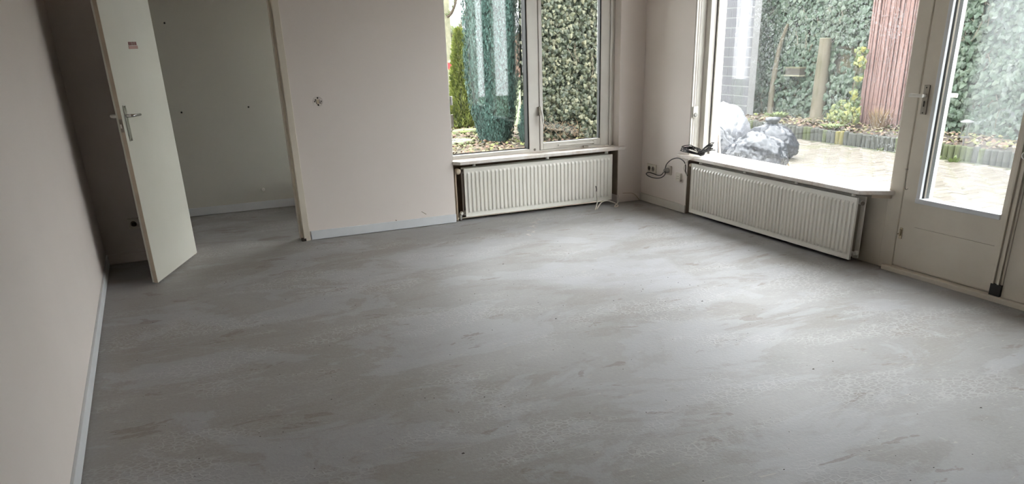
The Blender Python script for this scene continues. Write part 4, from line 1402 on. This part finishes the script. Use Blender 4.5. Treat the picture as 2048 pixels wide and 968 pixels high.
# stones and litter in the mulch bed
def stone(name, label, c, r, mat, seed):
    rng = random.Random(seed)
    n = 22
    top, mid = [], []
    for k in range(n):
        a = 2 * math.pi * k / n
        q = 1 + 0.14 * noise.noise(Vector((math.cos(a) * 1.7 + seed, math.sin(a) * 1.7, 0)))
        mid.append((c[0] + r[0] * q * math.cos(a), c[1] + r[1] * q * math.sin(a)))
    vs = [(x, y, c[2] - 0.03) for x, y in mid] + [(x, y, c[2] + r[2] * 0.7) for x, y in mid]
    vs += [(c[0] + (x - c[0]) * 0.88, c[1] + (y - c[1]) * 0.88, c[2] + r[2] + 0.01 * noise.noise(Vector((x * 9, y * 9, 0)))) for x, y in mid]
    fs = [tuple(range(2 * n, 3 * n))]
    for q in range(2):
        fs += [(q * n + k, q * n + (k + 1) % n, (q + 1) * n + (k + 1) % n, (q + 1) * n + k) for k in range(n)]
    o = MB().add(vs, fs).build(name, mat)
    return tag(o, label, 'stone', 'flat stones in the mulch bed')


stone('stepping_stone', 'grey flat stone nearest the window in the mulch bed', (0.22, 6.0, -0.10), (0.34, 0.30, 0.06), 'stone_moss', 1)
stone('stepping_stone', 'flat stone topped with bright moss farther back in the mulch', (0.88, 7.25, -0.10), (0.26, 0.20, 0.08), 'stone_bright_moss', 3)


def scatter_leaves(name, label, mat, n, area, z, smin, smax, seed, up=1.0):
    rng = random.Random(seed)
    st = MB()
    for k in range(n):
        x, y = rng.uniform(area[0], area[1]), rng.uniform(area[2], area[3])
        s = rng.uniform(smin, smax)
        M = Matrix.Translation((x, y, z + rng.uniform(0, 0.05))) @ Matrix.Rotation(rng.uniform(0, 6.28), 4, 'Z') @ Matrix.Rotation(rng.uniform(-0.7, 0.7), 4, 'X') @ Matrix.Rotation(rng.uniform(-0.5, 0.5), 4, 'Y')
        st.add([M @ Vector((a * s, b * s, c * s)) for a, b, c in LV], LFc)
    return tag(st.build(name, mat), label, 'leaf litter', None, 'stuff')


scatter_leaves('leaf_litter', 'brown and mossy leaf litter in the bed outside the tall window', 'litter', 2600, (-0.6, 2.1, 4.3, 9.0), -0.08, 0.03, 0.07, 6)
scatter_leaves('leaf_litter', 'brown leaf litter on the raised bed behind the edging', 'litter', 1400, (4.96, 5.85, -1.5, 5.1), 0.05, 0.03, 0.07, 7)


def plant(name, label, base, n, h, spread, mat, seed, width=0.012, cat='plant', group=None):
    rng = random.Random(seed)
    t = thing(name, base, label, cat, group)
    st = MB()
    for k in range(n):
        a = rng.uniform(0, 6.28)
        r = spread * math.sqrt(rng.random())
        p0 = Vector(base) + Vector((math.cos(a) * r * 0.35, math.sin(a) * r * 0.35, -0.02))
        hh = h * rng.uniform(0.5, 1.1)
        p2 = Vector(base) + Vector((math.cos(a) * r, math.sin(a) * r, hh))
        p1 = (p0 + p2) / 2 + Vector((0, 0, hh * 0.2))
        sd = Vector((-math.sin(a), math.cos(a), 0)) * width
        st.add([p0 - sd * 0.5, p0 + sd * 0.5, p1 + sd, p1 - sd, p2], [(0, 1, 2, 3), (3, 2, 4)])
    o = st.build('leaves', mat, t)
    o['kind'] = 'stuff'
    MB().lathe([(spread * 0.3, -0.04), (spread * 0.25, 0.01), (0.01, 0.03)], Matrix.Translation(base), 8).build('crown', 'stem_brown', t)
    return t


plant('dry_grass_clump', 'clump of dry brown stems at the foot of the red reed screen', (5.55, 2.45, 0.05), 150, 0.30, 0.26, 'dry_grass', 3, 0.006)
plant('moss_plant', 'low pale green plant on the bed left of the tree stump', (5.45, 4.55, 0.05), 140, 0.10, 0.24, 'green_plant', 4, 0.03)
plant('moss_plant', 'flat green tuft on the bed below the yellow shrub', (5.15, 2.95, 0.06), 120, 0.05, 0.22, 'green_plant', 5, 0.02)
plant('weed', 'small green weed at the foot of the mossy edging posts', (4.70, 0.42, ZP), 16, 0.07, 0.13, 'green_plant', 6, 0.02, 'plant', 'weeds on the patio')
plant('weed', 'tiny green weed left of the bigger one on the patio', (4.72, 0.66, ZP), 9, 0.05, 0.08, 'green_plant', 8, 0.016, 'plant', 'weeds on the patio')
plant('weed', 'small pale leaves at the foot of the grey edging posts', (4.76, 1.62, ZP), 8, 0.05, 0.07, 'green_plant', 9, 0.02, 'plant', 'weeds on the patio')


def where_yellow(rng):
    if rng.random() < 0.72:
        a = Vector((rng.gauss(0, 1), rng.gauss(0, 1), rng.gauss(0, 1))).normalized() * rng.random() ** 0.4
        return (5.62 + a.x * 0.2, 3.22 + a.y * 0.26, 0.22 + a.z * 0.2)
    z = rng.choice((0.45, 0.5, 0.72, 0.95, 1.0, 1.1)) + rng.uniform(-0.06, 0.06)
    return (5.72 + rng.uniform(-0.06, 0.06), 3.12 + rng.uniform(-0.09, 0.09) - (z - 0.8) * 0.03, z)


ivy('yellow_shrub', 'bright yellow-green variegated shrub climbing beside the red reed screen', 'yellow_leaf', where_yellow, (-0.7, -0.6, 0), 300, 0.05, 0.085, 120, visible_score([(1670, 1745, 90, 245)]), (5.62, 3.2, 0.05), vines=20, seed=12)['category'] = 'shrub'

# tree stump and slim trunk in the bed
ts = MB()
ts.tube(bez([(5.86, 4.02, -0.05), (5.865, 4.04, 0.15), (5.88, 4.06, 0.6), (5.89, 4.07, 1.0), (5.90, 4.08, 1.27)], 4), [0.15, 0.14, 0.13, 0.125, 0.12, 0.115, 0.112, 0.11, 0.108, 0.105, 0.103, 0.10, 0.098, 0.096, 0.095, 0.094, 0.093], 14)
stp = thing('tree_stump', (5.88, 4.05, 0.0), 'tall sawn-off tree trunk standing in the raised bed', 'tree trunk')
ts.build('trunk', 'trunk_bark', stp)
MB().lathe([(0.093, 0), (0.088, 0.012)], Matrix.Translation((5.90, 4.08, 1.268)), 14).build('cut_face', 'pale_bark', stp)
sl = MB().tube(bez([(5.80, 5.12, -0.02), (5.82, 5.14, 0.4), (5.84, 5.13, 0.8), (5.85, 5.08, 1.15), (5.86, 4.95, 1.5)], 5), [0.05] * 6 + [0.045] * 5 + [0.038] * 5 + [0.03] * 4 + [0.02], 10).build('slim_tree', 'trunk_bark')
tag(sl, 'slim pale ivy trunk climbing left of the tree stump', 'tree trunk')
nb = thing('dark_box', (5.8, 4.62, 0.70), 'small dark slotted box hanging in the ivy left of the stump', 'box')  # dark framed rectangle in the ivy, built as a slotted box
B('box_body', 'dark_box_brown', nb, 5.78, 5.92, 4.46, 4.80, 0.72, 0.82)
B('box_lip', 'pale_bark', nb, 5.765, 5.93, 4.44, 4.82, 0.70, 0.72)
B('box_lid', 'fence_wood', nb, 5.77, 5.93, 4.45, 4.81, 0.82, 0.84)

# reed screen
rs = thing('reed_screen', (5.88, 2.75, 0.0), 'reddish bark screen between the ivy stretches', 'screen')
rng = random.Random(44)
rd = MB()
y = 2.30
while y < 3.17:
    r = rng.uniform(0.007, 0.017)
    x0 = 5.88 + rng.uniform(-0.022, 0.014)
    tlt = rng.uniform(-0.015, 0.015)
    z1 = 2.2 + rng.uniform(-0.04, 0.04)
    pts = [(x0 + 0.006 * noise.noise(Vector((y * 9, z * 3.0, 3))), y + tlt * z + 0.006 * noise.noise(Vector((y * 5, z * 2.2, 8))), z) for z in (0.0, 0.3, 0.6, 0.9, 1.2, 1.5, 1.8, z1)]
    rd.tube(pts, r, 5, False)
    y += r * 1.55
ro = rd.build('stalks', 'reed_red', rs)
ro['kind'] = 'stuff'
for z in (0.35, 0.95, 1.55, 2.0):
    MB().tube([(5.866, 2.29, z), (5.864, 2.75, z + 0.008), (5.866, 3.18, z)], 0.0022, 5).build('wire', 'stem_brown', rs)
B('backing', 'reed_red', rs, 5.895, 5.91, 2.30, 3.17, 0.0, 2.15)
for yy in (2.34, 3.12):
    MB().tube([(5.93, yy, -0.05), (5.93, yy, 2.15)], 0.03, 8).build('post', 'stem_brown', rs)

# grey block wall
gw = thing('block_wall', (5.3, 6.2, 0.0), 'grey block garden wall with pale joints behind the rubbish bags', 'wall')
B('joints', 'block_joint', gw, 5.41, 5.55, 5.265, 8.2, -0.1, 2.45)
bl = MB().box(-0.07, 0.07, -0.193, 0.193, -0.0710, 0.0710).mesh('block', 'block_grey')
blh = MB().box(-0.07, 0.07, -0.093, 0.093, -0.0710, 0.0710).mesh('block', 'block_grey')
for r in range(16):
    y = 5.26
    first = r % 2
    while y < 8.0:
        Lb = 0.2 if (first and y < 5.3) else 0.4
        o = link('block', blh if Lb < 0.3 else bl, gw, 0.0)
        o.location = (5.475, y + Lb / 2, -0.02 + 0.157 * r)
        y += Lb + 0.0

# lantern on the bed
ln = thing('garden_lantern', (4.99, 0.57, 0.03), 'small metal garden lantern on a spike in the ivy', 'lantern')
MB().tube([(4.99, 0.57, 0.0), (4.99, 0.57, 0.15)], 0.008, 6).build('spike', 'lantern_metal', ln)
MB().lathe([(0.055, 0), (0.055, 0.010)], Matrix.Translation((4.99, 0.57, 0.15)), 14).build('tray', 'lantern_metal', ln)
MB().lathe([(0.036, 0), (0.036, 0.17)], Matrix.Translation((4.99, 0.57, 0.16)), 14).build('glass_tube', 'glass_plain', ln)
MB().lathe([(0.075, 0), (0.072, 0.012), (0.02, 0.03)], Matrix.Translation((4.99, 0.57, 0.33)), 14).build('cap', 'lantern_metal', ln)
for a in (0.4, 2.5, 4.6):
    MB().tube([(4.99 + 0.045 * math.cos(a), 0.57 + 0.045 * math.sin(a), 0.155), (4.99 + 0.045 * math.cos(a), 0.57 + 0.045 * math.sin(a), 0.335)], 0.004, 5).build('rod', 'lantern_metal', ln)

# ------------------------------------------------------------------ rubbish bags
def bag(name, label, base, r, mat, seed, knot=True, lean=(0, 0), crease=0.16, group='rubbish bags on the patio'):
    t = thing(name, base, label, 'bag', group)
    bmx = bmesh.new()
    bmesh.ops.create_icosphere(bmx, subdivisions=5, radius=1.0)
    vs = []
    for v in bmx.verts:
        p = v.co
        up_ = max(0.0, p.z)
        k = 1.0 + crease * (noise.noise(p * 2.1 + Vector((seed, 0, 0)))) + crease * 0.8 * (0.5 - abs(noise.noise(p * 4.6 + Vector((0, seed, 0))))) + crease * 0.75 * (0.4 - abs(noise.noise(p * 9.5 + Vector((0, 0, seed))))) + crease * 0.3 * (0.4 - abs(noise.noise(p * 19 + Vector((seed, 0, seed)))))
        taper = 1.0 - 0.38 * up_ ** 3 if knot else 1.0 - 0.25 * up_ ** 2
        ang = math.atan2(p.y, p.x)
        pleat = 1.0 + (0.10 * up_ ** 2 * math.cos(ang * 9 + seed) if knot else 0)
        z = p.z * k
        z = max(z, -0.72 + 0.03 * noise.noise(p * 5))
        vs.append((base[0] + (p.x * k * taper * pleat) * r[0] + lean[0] * (z + 0.72), base[1] + (p.y * k * taper * pleat) * r[1] + lean[1] * (z + 0.72), base[2] + (z + 0.72) * r[2]))
    fs = [tuple(v.index for v in f.verts) for f in bmx.faces]
    bmx.free()
    MB().add(vs, fs, True).build('sack', mat, t)
    if knot:
        top = Vector((base[0] + lean[0] * 1.7, base[1] + lean[1] * 1.7, base[2] + 1.66 * r[2]))
        nk = MB()
        n = 18
        prof = [(0.05, -0.06), (0.035, 0.0), (0.06, 0.03), (0.10, 0.06), (0.09, 0.09), (0.03, 0.10)]
        vv = []
        for q, (rr, zz) in enumerate(prof):
            for j in range(n):
                a = 2 * math.pi * j / n
                k = 1 + 0.28 * noise.noise(Vector((math.cos(a) * 2 + seed, math.sin(a) * 2, zz * 12)))
                vv.append((top.x + rr * k * math.cos(a), top.y + rr * k * math.sin(a), top.z + zz * (1 + 0.3 * k - 0.3)))
        ff = [(q * n + j, q * n + (j + 1) % n, (q + 1) * n + (j + 1) % n, (q + 1) * n + j) for q in range(len(prof) - 1) for j in range(n)]
        ff.append(tuple(range((len(prof) - 1) * n, len(prof) * n)))
        nk.add(vv, ff, True)
        nk.build('knotted_neck', mat, t)
    return t


bag('rubbish_bag', 'full black rubbish bag lying nearest the large window', (2.42, 1.30, ZP), (0.33, 0.35, 0.24), 'bag_black', 1.3, False)
bag('rubbish_bag', 'black rubbish bag with a knotted neck behind the nearest one', (3.16, 1.93, ZP), (0.29, 0.33, 0.25), 'bag_black', 4.1, True)
bag('rubbish_bag', 'dark rubbish bag at the left under the pale one', (2.28, 2.02, ZP), (0.31, 0.32, 0.26), 'bag_black', 7.7, False)
bag('rubbish_bag', 'pale bluish translucent rubbish bag standing upright behind the black ones', (3.0, 2.70, ZP), (0.33, 0.34, 0.37), 'bag_pale', 2.2, False, crease=0.10)
st_ = MB().tube([(2.74, 1.03, ZP), (2.70, 1.07, 0.0), (2.66, 1.11, 0.10)], 0.014, 8).build('wooden_stick', 'wood_stick')
tag(st_, 'short yellow wooden stick leaning on the nearest black bag', 'stick')
ps = MB().tube([(0.46, -0.66, ZP), (0.44, -0.55, 0.70)], 0.010, 8).build('white_rod', 'lever_white')
tag(ps, 'thin white rod standing outside at the window corner', 'rod')
